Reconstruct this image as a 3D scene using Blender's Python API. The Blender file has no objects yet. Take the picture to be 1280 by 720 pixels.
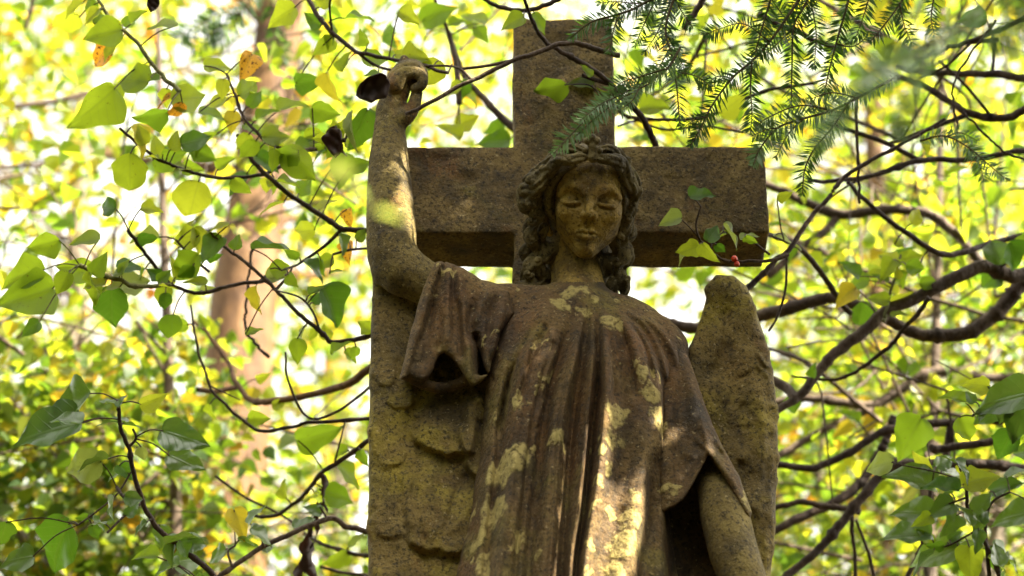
import bpy, math, random
import numpy as np
from mathutils import Vector, Matrix

random.seed(7)
rng = np.random.default_rng(11)
scene = bpy.context.scene
COL = scene.collection
R = math.radians

# ------------------------------------------------------------------ camera, sky, sun, exposure
CAM = np.array([0.0, 0.0, 1.55])
PITCH = R(28.0)
FPX = 2730.0                      # focal length in pixels of a 1280 wide picture
D0 = 4.45                         # distance to the statue
UNIT = D0 / FPX                   # one picture pixel at the statue, in metres
cam_data = bpy.data.cameras.new('camera')
cam = bpy.data.objects.new('camera', cam_data)
COL.objects.link(cam)
cam.location = CAM
cam.rotation_euler = (math.pi / 2 + PITCH, 0, 0)
cam_data.sensor_width = 36.0
cam_data.lens = 36.0 * FPX / 1280.0
cam_data.clip_start = 0.05
cam_data.clip_end = 500.0
cam_data.dof.use_dof = True
cam_data.dof.focus_distance = D0 - 0.02
cam_data.dof.aperture_fstop = 2.4
scene.camera = cam

SUN_EL, SUN_AZ = R(46.0), R(117.0)        # azimuth clockwise from +Y
SUN = np.array([math.cos(SUN_EL) * math.sin(SUN_AZ), math.cos(SUN_EL) * math.cos(SUN_AZ), math.sin(SUN_EL)])
world = bpy.data.worlds.new('World')
scene.world = world
world.use_nodes = True
wn = world.node_tree
wn.nodes.clear()
sky = wn.nodes.new('ShaderNodeTexSky')
sky.sky_type = 'NISHITA'
sky.sun_disc = False
sky.sun_elevation = SUN_EL
sky.sun_rotation = SUN_AZ
sky.air_density = 1.0
sky.dust_density = 4.0
sky.ozone_density = 1.0
bg = wn.nodes.new('ShaderNodeBackground')
bg.inputs['Strength'].default_value = 0.15
wo = wn.nodes.new('ShaderNodeOutputWorld')
veil = wn.nodes.new('ShaderNodeHueSaturation')          # thin high cloud: the blue washed out evenly
veil.inputs['Saturation'].default_value = 0.15
wn.links.new(sky.outputs[0], veil.inputs['Color'])
warm = wn.nodes.new('ShaderNodeMix'); warm.data_type = 'RGBA'; warm.blend_type = 'MULTIPLY'
warm.inputs[0].default_value = 1.0; warm.inputs[7].default_value = (1.0, 0.955, 0.86, 1.0)      # autumn haze, the same over the whole sky
wn.links.new(veil.outputs[0], warm.inputs[6])
wn.links.new(warm.outputs[2], bg.inputs[0])
wn.links.new(bg.outputs[0], wo.inputs[0])

sun_data = bpy.data.lights.new('sun', 'SUN')
sun_data.energy = 5.0
sun_data.angle = R(0.35)
sun_data.color = (1.0, 0.90, 0.72)
sun = bpy.data.objects.new('sun', sun_data)
COL.objects.link(sun)
sun.location = (6, -3, 12)
sun.rotation_euler = Vector(SUN).to_track_quat('Z', 'Y').to_euler()

scene.view_settings.view_transform = 'Standard'
scene.view_settings.look = 'None'
scene.view_settings.exposure = 2.75
scene.view_settings.gamma = 1.0
scene.render.engine = 'CYCLES'
scene.cycles.use_denoising = True
scene.cycles.max_bounces = 7
scene.cycles.diffuse_bounces = 4
scene.cycles.glossy_bounces = 2
scene.cycles.transmission_bounces = 4
scene.cycles.transparent_max_bounces = 4
scene.cycles.caustics_reflective = False
scene.cycles.caustics_refractive = False

# ------------------------------------------------------------------ helpers
CP, SP = math.cos(PITCH), math.sin(PITCH)

def at_depth(px, py, d):
    """world point seen at picture position px, py (1280 x 720) at d metres along the view axis"""
    px = np.asarray(px, float); py = np.asarray(py, float); d = np.asarray(d, float)
    X = (px - 640.0) / FPX * d
    U = (360.0 - py) / FPX * d
    return np.stack([CAM[0] + X, CAM[1] - SP * U + CP * d, CAM[2] + CP * U + SP * d], -1)

def wp(px, py, c=0.0):
    """world point, depth given in statue pixels c behind the statue's reference distance"""
    return at_depth(px, py, D0 + np.asarray(c, float) * UNIT)

def at_y(px, py, Y):
    """world point on the vertical plane at world Y"""
    a = CP - SP * (360.0 - py) / FPX
    return at_depth(px, py, (Y - CAM[1]) / a)

def tag(o, label=None, cat=None, group=None, kind=None):
    if label: o['label'] = label
    if cat: o['category'] = cat
    if group: o['group'] = group
    if kind: o['kind'] = kind
    return o

def empty(name, loc, label=None, cat=None, group=None):
    o = bpy.data.objects.new(name, None)
    o.empty_display_size = 0.05
    COL.objects.link(o)
    o.location = loc
    return tag(o, label, cat, group)

def link(name, me, mat=None, parent=None):
    o = bpy.data.objects.new(name, me)
    COL.objects.link(o)
    if parent is not None: o.parent = parent
    if mat is not None and not me.materials: me.materials.append(mat)
    return o

def quick_mesh(name, V, Q, smooth=True):
    """mesh from numpy verts and an (n,3) or (n,4) face array"""
    V = np.asarray(V, np.float32); Q = np.asarray(Q, np.int32)
    me = bpy.data.meshes.new(name)
    n, k = Q.shape
    me.vertices.add(len(V)); me.vertices.foreach_set('co', V.ravel())
    me.loops.add(n * k); me.loops.foreach_set('vertex_index', Q.ravel())
    me.polygons.add(n)
    me.polygons.foreach_set('loop_start', np.arange(0, n * k, k, dtype=np.int32))
    me.polygons.foreach_set('use_smooth', np.full(n, smooth))
    me.update(calc_edges=True)
    return me

def hash_noise(p, seed=0):
    """smooth value noise, p (...,3) -> -1..1"""
    p = np.asarray(p, np.float32)
    i = np.floor(p).astype(np.int64); f = p - i
    f = f * f * (3 - 2 * f)
    out = np.zeros(p.shape[:-1], np.float32)
    for dx in (0, 1):
        for dy in (0, 1):
            for dz in (0, 1):
                h = ((i[..., 0] + dx) * 73856093) ^ ((i[..., 1] + dy) * 19349663) ^ ((i[..., 2] + dz) * 83492791) ^ (seed * 2654435761)
                h = (h ^ (h >> 13)) * 1274126177 & 0x7fffffff
                v = ((h >> 8) & 0xffff).astype(np.float32) / 32767.5 - 1
                w = (f[..., 0] if dx else 1 - f[..., 0]) * (f[..., 1] if dy else 1 - f[..., 1]) * (f[..., 2] if dz else 1 - f[..., 2])
                out += v * w
    return out

def spline(pts, n):
    """Catmull-Rom through pts (k,3) -> (n,3)"""
    P = np.asarray(pts, float)
    if len(P) == 2:
        t = np.linspace(0, 1, n)[:, None]
        return P[0] * (1 - t) + P[1] * t
    P = np.vstack([2 * P[0] - P[1], P, 2 * P[-1] - P[-2]])
    seg = np.linspace(0, len(P) - 3 - 1e-6, n)
    i = seg.astype(int); t = (seg - i)[:, None]
    a, b, c, d = P[i], P[i + 1], P[i + 2], P[i + 3]
    return 0.5 * ((2 * b) + (-a + c) * t + (2 * a - 5 * b + 4 * c - d) * t ** 2 + (-a + 3 * b - 3 * c + d) * t ** 3)

# ------------------------------------------------------------------ material helpers
class NT:
    def __init__(self, name):
        self.m = bpy.data.materials.new(name); self.m.use_nodes = True
        self.t = self.m.node_tree; self.t.nodes.clear()
        self.out = self.n('ShaderNodeOutputMaterial')
    def n(self, kind, **kw):
        x = self.t.nodes.new(kind)
        for k, v in kw.items(): setattr(x, k, v)
        return x
    def l(self, a, b): self.t.links.new(a, b)
    def put(self, sock, v):
        if hasattr(v, 'is_output'): self.l(v, sock)
        else: sock.default_value = v
    def noise(self, vec, scale, detail=4, rough=0.55, dist=0.0):
        x = self.n('ShaderNodeTexNoise'); self.l(vec, x.inputs['Vector'])
        x.inputs['Scale'].default_value = scale; x.inputs['Detail'].default_value = detail
        x.inputs['Roughness'].default_value = rough; x.inputs['Distortion'].default_value = dist
        return x.outputs['Fac']
    def ramp(self, fac, stops, interp='LINEAR'):
        x = self.n('ShaderNodeValToRGB'); self.l(fac, x.inputs[0]); e = x.color_ramp.elements
        x.color_ramp.interpolation = interp
        while len(e) < len(stops): e.new(0.5)
        for el, (p, c) in zip(e, stops):
            el.position = p; el.color = (*c, 1) if len(c) == 3 else c
        return x.outputs[0]
    def step(self, fac, a, b):
        x = self.n('ShaderNodeMapRange', interpolation_type='SMOOTHSTEP'); self.l(fac, x.inputs[0])
        x.inputs[1].default_value = a; x.inputs[2].default_value = b
        return x.outputs[0]
    def mix(self, fac, a, b, blend='MIX'):
        x = self.n('ShaderNodeMix', data_type='RGBA', blend_type=blend)
        self.put(x.inputs[0], fac)
        for s, v in ((x.inputs[6], a), (x.inputs[7], b)):
            if hasattr(v, 'is_output'): self.l(v, s)
            else: s.default_value = (*v, 1)
        return x.outputs[2]
    def math(self, op, a, b=0.0, c=None):
        x = self.n('ShaderNodeMath', operation=op); self.put(x.inputs[0], a); self.put(x.inputs[1], b)
        if c is not None: self.put(x.inputs[2], c)
        return x.outputs[0]
    def vmath(self, op, a, b=None):
        x = self.n('ShaderNodeVectorMath', operation=op); self.put(x.inputs[0], a)
        if b is not None: self.put(x.inputs[1], b)
        return x.outputs['Value'] if op in ('DISTANCE', 'LENGTH', 'DOT_PRODUCT') else x.outputs[0]
    def bump(self, h, strength, dist, normal=None):
        x = self.n('ShaderNodeBump'); self.l(h, x.inputs['Height'])
        x.inputs['Strength'].default_value = strength; x.inputs['Distance'].default_value = dist
        if normal is not None: self.l(normal, x.inputs['Normal'])
        return x.outputs[0]

# ------------------------------------------------------------------ carved stone: signed distance volumes in statue pixels
class Vol:
    def __init__(s, x0, x1, y0, y1, c0, c1, h):
        s.h = h
        s.ax = [np.arange(a, b + h, h, dtype=np.float32) for a, b in ((x0, x1), (y0, y1), (c0, c1))]
        s.F = np.full([len(a) for a in s.ax], 60.0, np.float32)
    def block(s, lo, hi):
        sl = []
        for a, l, h in zip(s.ax, lo, hi):
            i = max(0, int((l - a[0]) / s.h)); j = min(len(a), int((h - a[0]) / s.h) + 2)
            if j <= i: return None, None
            sl.append(slice(i, j))
        X = s.ax[0][sl[0]][:, None, None]; Y = s.ax[1][sl[1]][None, :, None]; C = s.ax[2][sl[2]][None, None, :]
        return tuple(sl), (X, Y, C)
    def blend(s, sl, d, k, carve):
        F = s.F[sl]
        if carve:
            d = -d
            h = np.clip(0.5 - 0.5 * (F - d) / k, 0, 1)
            s.F[sl] = F * (1 - h) + d * h + k * h * (1 - h)
        else:
            h = np.clip(0.5 + 0.5 * (F - d) / k, 0, 1)
            s.F[sl] = F * (1 - h) + d * h - k * h * (1 - h)
    def cap(s, a, b, ra, rb, k=6.0, carve=False, ridges=0, rdepth=0.0, twist=0.0, s0=0.0):
        a = np.asarray(a, np.float32); b = np.asarray(b, np.float32)
        m = max(ra, rb) + k * 1.5 + 6
        sl, g = s.block(np.minimum(a, b) - m, np.maximum(a, b) + m)
        if sl is None: return
        ab = b - a; L2 = float(ab @ ab) + 1e-9
        q = [g[i] - a[i] for i in range(3)]
        t = np.clip((q[0] * ab[0] + q[1] * ab[1] + q[2] * ab[2]) / L2, 0, 1)
        w = [q[i] - t * ab[i] for i in range(3)]
        r = ra + t * (rb - ra)
        if ridges:
            tt = ab / math.sqrt(L2); u = np.cross(tt, (0.15, 0.1, 1.0)); u /= np.linalg.norm(u) + 1e-9; v = np.cross(tt, u)
            th = np.arctan2(w[0] * u[0] + w[1] * u[1] + w[2] * u[2], w[0] * v[0] + w[1] * v[1] + w[2] * v[2])
            r = r - rdepth * (0.5 - 0.5 * np.cos(ridges * th + twist * (s0 + t * math.sqrt(L2))))
        d = np.sqrt(w[0] ** 2 + w[1] ** 2 + w[2] ** 2) - r
        s.blend(sl, d.astype(np.float32), k, carve)
    def chain(s, pts, rad, k=6.0, carve=False, ridges=0, rdepth=0.0, twist=0.0, smooth=True):
        """a tapering limb along pts: the segments are joined first, then blended once"""
        P = np.asarray(pts, float); rad = np.asarray(rad, float)
        if smooth and len(P) > 2 and not ridges:
            n = 5 * (len(P) - 1) + 1
            rad = np.interp(np.linspace(0, 1, n), np.linspace(0, 1, len(rad)), rad); P = spline(P, n)
        m = rad.max() + k * 1.5 + 6
        sl, g = s.block(P.min(0) - m, P.max(0) + m)
        if sl is None: return
        D = np.full([q.stop - q.start for q in sl], 60.0, np.float32)
        acc = 0.0
        for i in range(len(P) - 1):
            a, b = P[i], P[i + 1]; ra, rb = rad[i], rad[i + 1]
            mm = max(ra, rb) + k * 1.5 + 6
            s2, g2 = s.block(np.minimum(a, b) - mm, np.maximum(a, b) + mm)
            if s2 is None: continue
            loc = tuple(slice(max(0, u.start - w.start), min(u.stop, w.stop) - w.start) for u, w in zip(s2, sl))
            ab = b - a; L2 = float(ab @ ab) + 1e-9; L = math.sqrt(L2)
            q = [g2[j] - np.float32(a[j]) for j in range(3)]
            t = np.clip((q[0] * ab[0] + q[1] * ab[1] + q[2] * ab[2]) / L2, 0, 1)
            w = [q[j] - t * ab[j] for j in range(3)]
            r = ra + t * (rb - ra)
            if ridges:
                tt = ab / L; u = np.cross(tt, (0.15, 0.1, 1.0)); u /= np.linalg.norm(u) + 1e-9; vv = np.cross(tt, u)
                th = np.arctan2(w[0] * u[0] + w[1] * u[1] + w[2] * u[2], w[0] * vv[0] + w[1] * vv[1] + w[2] * vv[2])
                r = r - rdepth * (0.5 - 0.5 * np.cos(ridges * th + twist * (acc + t * L)))
            d = np.sqrt(w[0] ** 2 + w[1] ** 2 + w[2] ** 2) - r
            D[loc] = np.minimum(D[loc], d[tuple(slice(0, z.stop - z.start) for z in loc)])
            acc += L
        s.blend(sl, D, k, carve)
    def ell(s, c, r, k=8.0, carve=False):
        c = np.asarray(c, np.float32); r = np.asarray(r, np.float32)
        sl, g = s.block(c - r - k * 2 - 8, c + r + k * 2 + 8)
        if sl is None: return
        q = [(g[i] - c[i]) / r[i] for i in range(3)]
        k0 = np.sqrt(q[0] ** 2 + q[1] ** 2 + q[2] ** 2)
        k1 = np.sqrt((q[0] / r[0]) ** 2 + (q[1] / r[1]) ** 2 + (q[2] / r[2]) ** 2) + 1e-6
        s.blend(sl, (k0 * (k0 - 1) / k1).astype(np.float32), k, carve)
    def mesh(s, name, origin):
        F = s.F
        S = F < 0
        n = F.shape
        cnt = np.zeros([k - 1 for k in n], np.uint8)
        for i in (0, 1):
            for j in (0, 1):
                for k in (0, 1):
                    cnt += S[i:n[0] - 1 + i, j:n[1] - 1 + j, k:n[2] - 1 + k]
        act = (cnt > 0) & (cnt < 8)
        I = np.argwhere(act)
        idx = np.full(act.shape, -1, np.int32); idx[act] = np.arange(len(I))
        pos = np.zeros((len(I), 3), np.float32); num = np.zeros(len(I), np.float32)
        cor = [(i, j, k) for i in (0, 1) for j in (0, 1) for k in (0, 1)]
        val = {c: F[I[:, 0] + c[0], I[:, 1] + c[1], I[:, 2] + c[2]] for c in cor}
        for a in cor:
            for ax in range(3):
                if a[ax]: continue
                b = list(a); b[ax] = 1; b = tuple(b)
                va, vb = val[a], val[b]
                x = (va < 0) != (vb < 0)
                t = np.where(x, va / np.where(va == vb, 1, va - vb), 0)
                e = np.array(a, np.float32)[None].repeat(len(I), 0); e[:, ax] += t
                pos += e * x[:, None]; num += x
        pos = (I + pos / num[:, None]) * s.h + np.array([a[0] for a in s.ax], np.float32)
        quads = []
        for ax in range(3):
            o1, o2 = [(1, 2), (2, 0), (0, 1)][ax]
            sa = [slice(1, -1)] * 3; sb = [slice(1, -1)] * 3
            sa[ax] = slice(0, -1); sb[ax] = slice(1, None)
            A, B = S[tuple(sa)], S[tuple(sb)]
            for flip in (False, True):
                E = np.argwhere((A & ~B) if not flip else (~A & B))
                if not len(E): continue
                E = E.copy(); E[:, o1] += 1; E[:, o2] += 1
                def cell(d1, d2):
                    e = E.copy(); e[:, o1] += d1; e[:, o2] += d2
                    return idx[e[:, 0], e[:, 1], e[:, 2]]
                q = np.stack([cell(-1, -1), cell(0, -1), cell(0, 0), cell(-1, 0)], 1)
                quads.append(q[:, ::-1] if not flip else q)
        Q = np.vstack(quads)
        Q = Q[(Q >= 0).all(1)]
        V = wp(pos[:, 0], pos[:, 1], pos[:, 2]) - np.asarray(origin)
        return quick_mesh(name, V, Q[:, ::-1])          # picture y runs down, so the winding flips

TANP = math.tan(PITCH)
def cv(py): return (360.0 - py) * TANP                  # depth of a world-vertical line through the neck
def T(px, py, o=0.0): return (px, py, cv(py) + o)

def poly_field(X, Y, pts):
    """distance and signed side (x to the right positive) to a polyline, on a 2d grid"""
    best = np.full(np.broadcast(X, Y).shape, 1e6, np.float32); side = np.zeros_like(best); par = np.zeros_like(best)
    n = len(pts) - 1
    for i in range(n):
        a = np.array(pts[i], np.float32); b = np.array(pts[i + 1], np.float32)
        ab = b - a; L2 = float(ab @ ab) + 1e-9
        t = np.clip(((X - a[0]) * ab[0] + (Y - a[1]) * ab[1]) / L2, 0, 1)
        dx = X - a[0] - t * ab[0]; dy = Y - a[1] - t * ab[1]
        d = np.sqrt(dx * dx + dy * dy); m = d < best
        best = np.where(m, d, best)
        side = np.where(m, np.sign(-(dx * ab[1] - dy * ab[0]) * -1), side)
        par = np.where(m, (i + t) / n, par)
    return best, side, par

def fold(X, Y, pts, amp, wl, wr, fade=(0.0, 0.0)):
    """a ridge (amp > 0) or groove along pts running downwards; wl, wr widths to its left and right"""
    P = [tuple(p) for p in spline([(p[0], p[1], 0) for p in pts], max(8, 6 * len(pts)))[:, :2]]
    d, s, t = poly_field(X, Y, P)
    w = np.where(s > 0, wr, wl)
    g = np.exp(-(d / w) ** 2)
    if fade[0]: g = g * np.clip(t / fade[0], 0, 1)
    if fade[1]: g = g * np.clip((1 - t) / fade[1], 0, 1)
    return amp * g

def poly_sdf(X, Y, pts):
    d = np.full(np.broadcast(X, Y).shape, 1e6, np.float32); inside = np.zeros(d.shape, bool)
    n = len(pts)
    for i in range(n):
        a = np.array(pts[i], np.float32); b = np.array(pts[(i + 1) % n], np.float32)
        ab = b - a; t = np.clip(((X - a[0]) * ab[0] + (Y - a[1]) * ab[1]) / (float(ab @ ab) + 1e-9), 0, 1)
        d = np.minimum(d, np.hypot(X - a[0] - t * ab[0], Y - a[1] - t * ab[1]))
        c = (a[1] > Y) != (b[1] > Y)
        xi = a[0] + (Y - a[1]) / (b[1] - a[1] + 1e-9) * ab[0]
        inside ^= c & (X < xi)
    return np.where(inside, -d, d)

def smooth_max(a, b, k):
    h = np.clip(0.5 - 0.5 * (a - b) / k, 0, 1)
    return a * (1 - h) + b * h + k * h * (1 - h)

def fbm2(X, Y, scale, seed, oct=3):
    p = np.stack(np.broadcast_arrays(X / scale, Y / scale, np.float32(seed * 3.7)), -1)
    o = 0; a = 1.0
    for k in range(oct):
        o = o + a * hash_noise(p * 2 ** k, seed + k); a *= 0.5
    return o

BASE = wp(705, 1000, cv(1000) + 30); BASE[2] = 1.98                        # statue's foot
BASE_T = tuple(BASE)

def robe_mesh():
    v = Vol(545, 905, 352, 1010, cv(1010) - 150, cv(352) + 110, 2.0)
    X = v.ax[0][:, None]; Y = v.ax[1][None, :]
    yk = [352, 372, 400, 450, 500, 560, 640, 720, 860, 1010]
    L = np.interp(v.ax[1], yk, [672, 652, 628, 612, 606, 600, 590, 570, 540, 525])
    Rr = np.interp(v.ax[1], yk, [778, 800, 826, 842, 838, 836, 842, 852, 868, 880])
    Dp = np.interp(v.ax[1], yk, [38, 46, 60, 78, 80, 80, 88, 98, 115, 125])
    cx = ((L + Rr) / 2)[None, :, None]; w = ((Rr - L) / 2)[None, :, None]; dp = Dp[None, :, None]
    C = v.ax[2][None, None, :] - cv(v.ax[1])[None, :, None]
    u = np.abs(v.ax[0][:, None, None] - cx) / w; q = np.abs(C) / dp
    d = ((u ** 2.3 + q ** 2.3) ** (1 / 2.3) - 1) * np.minimum(w, dp)
    d = smooth_max(d.astype(np.float32), np.float32(368) - v.ax[1][None, :, None], 16)
    v.F[:] = d
    # shoulders, neck root, sleeve on the hanging arm
    v.chain([T(722, 352, 6), T(722, 378, 2), T(722, 400, 6)], [31, 38, 48], 18)
    v.chain([T(700, 392, 0), T(655, 384, 0), T(612, 384, 4)], [30, 29, 30], 14)
    v.chain([T(740, 394, 0), T(792, 412, 0), T(828, 436, 2)], [30, 30, 32], 14)
    v.chain([T(818, 430, 2), T(832, 462, 6), T(840, 500, 8)], [30, 28, 26], 10)
    # folds of the robe front
    H = np.zeros((len(v.ax[0]), len(v.ax[1])), np.float32)
    def f(*a, **k):
        nonlocal H
        H = H + fold(X, Y, *a, **k)
    f([(690, 372), (668, 400), (640, 460), (618, 560), (600, 720), (585, 900)], 7, 10, 20, fade=(0.12, 0))
    f([(660, 372), (640, 400), (622, 450)], 6, 6, 9, fade=(0.2, 0.3))
    f([(645, 372), (625, 398), (612, 440)], 5, 5, 6, fade=(0.2, 0.3))
    f([(678, 378), (690, 420), (692, 428)], 4, 4, 4, fade=(0.3, 0.3))
    f([(716, 378), (692, 436), (668, 510), (648, 620), (632, 720), (620, 950)], 9, 24, 7, fade=(0.3, 0))
    f([(720, 380), (702, 442), (684, 510), (672, 600), (660, 720), (645, 950)], -18, 7, 9, fade=(0.22, 0))
    f([(730, 380), (717, 448), (702, 520), (694, 600), (686, 720), (680, 950)], 15, 11, 5, fade=(0.2, 0))
    f([(736, 380), (728, 452), (716, 530), (709, 620), (702, 720), (698, 950)], -20, 5.5, 6, fade=(0.2, 0))
    f([(742, 380), (741, 456), (733, 540), (724, 630), (712, 720), (706, 950)], 12, 5, 4, fade=(0.2, 0))
    f([(746, 380), (748, 466), (741, 540), (731, 640), (722, 720), (716, 950)], -22, 4.5, 5, fade=(0.2, 0))
    f([(751, 380), (757, 466), (755, 520), (747, 600), (733, 680), (724, 740), (720, 950)], 18, 5, 13, fade=(0.18, 0))
    f([(778, 520), (778, 580), (766, 660), (752, 740), (748, 950)], -9, 12, 14, fade=(0.35, 0))
    f([(800, 500), (806, 560), (800, 620), (782, 700), (775, 760), (770, 950)], 10, 16, 9, fade=(0.3, 0))
    f([(818, 560), (816, 640), (806, 740), (800, 950)], -8, 10, 10, fade=(0.3, 0))
    f([(765, 384), (795, 410), (815, 450), (826, 500), (833, 545), (828, 580)], 8, 22, 4, fade=(0.2, 0.12))
    f([(772, 382), (806, 406), (828, 446), (838, 500)], 4, 3, 3, fade=(0.2, 0.2))
    f([(785, 386), (822, 410), (846, 450), (842, 500)], 4, 5, 3, fade=(0.2, 0.2))
    f([(836, 470), (838, 540), (838, 620), (842, 740), (846, 900)], -26, 7, 6, fade=(0.25, 0))
    f([(640, 560), (634, 640), (622, 740)], 4, 8, 12, fade=(0.3, 0.0))
    for cr in ([(724, 400), (708, 460), (696, 530), (690, 620), (682, 720), (676, 900)], [(746, 402), (745, 470), (738, 540), (729, 630), (718, 720), (712, 900)], [(706, 400), (682, 460), (664, 540), (652, 640), (644, 720), (636, 900)],
               [(690, 400), (664, 450), (644, 520)], [(676, 396), (650, 440), (630, 500), (618, 560)], [(768, 392), (786, 440), (794, 500)], [(780, 392), (806, 432), (818, 480)], [(757, 392), (766, 450), (768, 510)], [(810, 560), (812, 640), (798, 720), (790, 900)]):
        f(cr, -8, 3.2, 3.6, fade=(0.45 if len(cr) < 5 else 0.3, 0.15))
    f([(652, 400), (634, 480), (622, 580), (606, 720), (598, 900)], -11, 5, 8, fade=(0.25, 0))
    f([(664, 420), (650, 500), (640, 600), (622, 720), (610, 900)], 6, 7, 5, fade=(0.3, 0))
    f([(700, 384), (676, 420), (652, 470)], -4, 5, 6, fade=(0.3, 0.4))
    f([(762, 384), (775, 430), (780, 500), (786, 560)], -5, 6, 8, fade=(0.35, 0.3))
    f([(770, 386), (792, 430), (800, 490)], 4, 5, 7, fade=(0.35, 0.3))
    H = H + 1.6 * fbm2(X, Y, 38, 3) + 0.7 * fbm2(X, Y, 9, 9, 2)
    front = np.clip(0.55 - C / 60, 0, 1)
    v.F -= H[:, :, None] * front
    return v.mesh('robe', BASE)

def hanging_sleeve_mesh():
    v = Vol(812, 952, 405, 830, cv(830) - 95, cv(405) + 80, 1.6)
    X = v.ax[0][:, None]; Y = v.ax[1][None, :]
    C = v.ax[2][None, None, :] - cv(v.ax[1])[None, :, None]
    P = [(834, 452), (838, 428), (850, 426), (860, 446), (871, 480), (884, 512), (894, 540), (908, 566), (925, 598), (940, 640), (936, 660), (915, 720),
         (905, 815), (826, 815), (824, 640), (822, 540), (822, 470)]
    p2 = poly_sdf(X, Y, P)[:, :, None] + 9
    front = np.interp(v.ax[1], [405, 440, 520, 580, 640, 720], [-14, -24, -40, -46, -46, -46])[None, :, None]
    v.F[:] = smooth_max(p2, np.maximum(front + 6 - C, C - 58), 20) - 9
    H = np.zeros((len(v.ax[0]), len(v.ax[1])), np.float32)
    def f(*a, **k):
        nonlocal H
        H = H + fold(X, Y, *a, **k)
    f([(846, 440), (852, 490), (846, 560), (852, 610)], -5, 7, 10, fade=(.2, .1))
    f([(856, 450), (866, 500), (878, 540), (886, 562)], 6, 9, 9, fade=(.3, 0))
    f([(876, 520), (882, 548), (886, 566)], 5, 3, 3, fade=(.4, 0)); f([(866, 545), (878, 556), (887, 566)], 4, 3, 3, fade=(.4, 0))
    f([(850, 560), (866, 570), (884, 570)], 4, 6, 5, fade=(.4, .1)); f([(890, 552), (897, 562), (906, 574)], -4, 3, 3, fade=(.2, .3))
    f([(886, 566), (902, 584), (918, 606), (930, 640)], 5, 4, 6, fade=(0, 0.6)); f([(885, 568), (874, 590), (862, 614), (856, 626)], 5, 5, 4)
    H = H + 1.4 * fbm2(X, Y, 30, 71) + 0.6 * fbm2(X, Y, 9, 73, 2)
    v.F -= H[:, :, None] * np.clip(0.6 - C / 40, 0, 1)
    W = [(886, 568), (897, 584), (909, 602), (922, 624), (934, 646), (952, 720), (960, 840), (810, 840), (810, 652), (830, 640), (844, 632), (854, 624), (862, 612), (874, 590)]
    cut = np.maximum(poly_sdf(X, Y, W)[:, :, None] + 0 * C, C - 42)
    v.F[:] = smooth_max(v.F, -cut, 5)
    return v.mesh('sleeve', BASE)

def sleeve_mesh():
    v = Vol(492, 650, 308, 500, cv(500) - 75, cv(308) + 75, 1.3)
    X = v.ax[0][:, None]; Y = v.ax[1][None, :]
    P = [(548, 332), (558, 327), (580, 336), (602, 350), (636, 364), (644, 392), (622, 420), (612, 466), (602, 478), (592, 482), (572, 482),
         (548, 484), (524, 476), (506, 470), (512, 440), (520, 405), (528, 372), (538, 348)]
    p2 = poly_sdf(X, Y, P)[:, :, None] + 5
    C = v.ax[2][None, None, :] - cv(v.ax[1])[None, :, None]
    front = np.interp(v.ax[1], [308, 340, 420, 480], [-30, -38, -48, -50])[None, :, None]
    d = smooth_max(p2, np.maximum(front - C, C - 42), 14) - 5
    v.F[:] = d
    H = np.zeros((len(v.ax[0]), len(v.ax[1])), np.float32)
    def f(*a, **k):
        nonlocal H
        H = H + fold(X, Y, *a, **k)
    f([(552, 324), (540, 352), (526, 400), (512, 450), (504, 472)], 8, 9, 4, fade=(0.05, 0))
    f([(560, 326), (548, 360), (534, 405), (522, 440)], -8, 4, 6, fade=(0.1, 0.25))
    f([(562, 328), (560, 370), (560, 410), (562, 445)], 7, 11, 4, fade=(0.1, 0.2))
    f([(566, 332), (566, 380), (568, 430)], -6, 3, 4, fade=(0.1, 0.2))
    f([(574, 334), (578, 380), (582, 430), (584, 472)], 8, 5, 6, fade=(0.1, 0.0))
    f([(596, 372), (588, 400), (590, 430)], -9, 6, 8, fade=(0.3, 0.2))
    f([(614, 360), (600, 385), (590, 412)], 6, 4, 5, fade=(0.2, 0.2))
    f([(622, 366), (612, 400), (606, 450)], -5, 4, 4, fade=(0.2, 0.2))
    f([(632, 368), (622, 410), (614, 450)], 5, 5, 5, fade=(0.2, 0.2))
    f([(594, 414), (598, 440), (602, 470)], -20, 6, 5, fade=(0.2, 0.05)); f([(586, 420), (588, 450), (590, 478)], 7, 5, 4, fade=(0.2, 0))
    f([(544, 372), (536, 420), (528, 460)], -6, 4, 6, fade=(0.2, 0.1)); f([(553, 380), (550, 420), (548, 440)], -7, 4, 4, fade=(0.3, 0.2)); f([(572, 372), (575, 420), (577, 450)], -9, 4, 4, fade=(0.2, 0.1))
    H = H + 1.2 * fbm2(X, Y, 26, 31) + 0.6 * fbm2(X, Y, 8, 33, 2)
    v.F -= H[:, :, None] * np.clip(0.6 - C / 40, 0, 1)
    W = [(549, 443), (556, 440), (565, 446), (573, 456), (582, 470), (588, 480), (584, 500), (520, 500), (530, 478), (541, 462), (545, 450)]
    cut = np.maximum(poly_sdf(X, Y, W)[:, :, None] + 1 + 0 * C, C - 30)
    v.F[:] = smooth_max(v.F, -cut, 9)
    # lower lip of the hollow cuff
    v.chain([T(507, 470, -42), T(522, 477, -30), T(544, 484, -14), T(566, 482, -10), T(584, 474, -24)], [5, 6, 7, 7, 6], 5)
    return v.mesh('sleeve', BASE)

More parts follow.
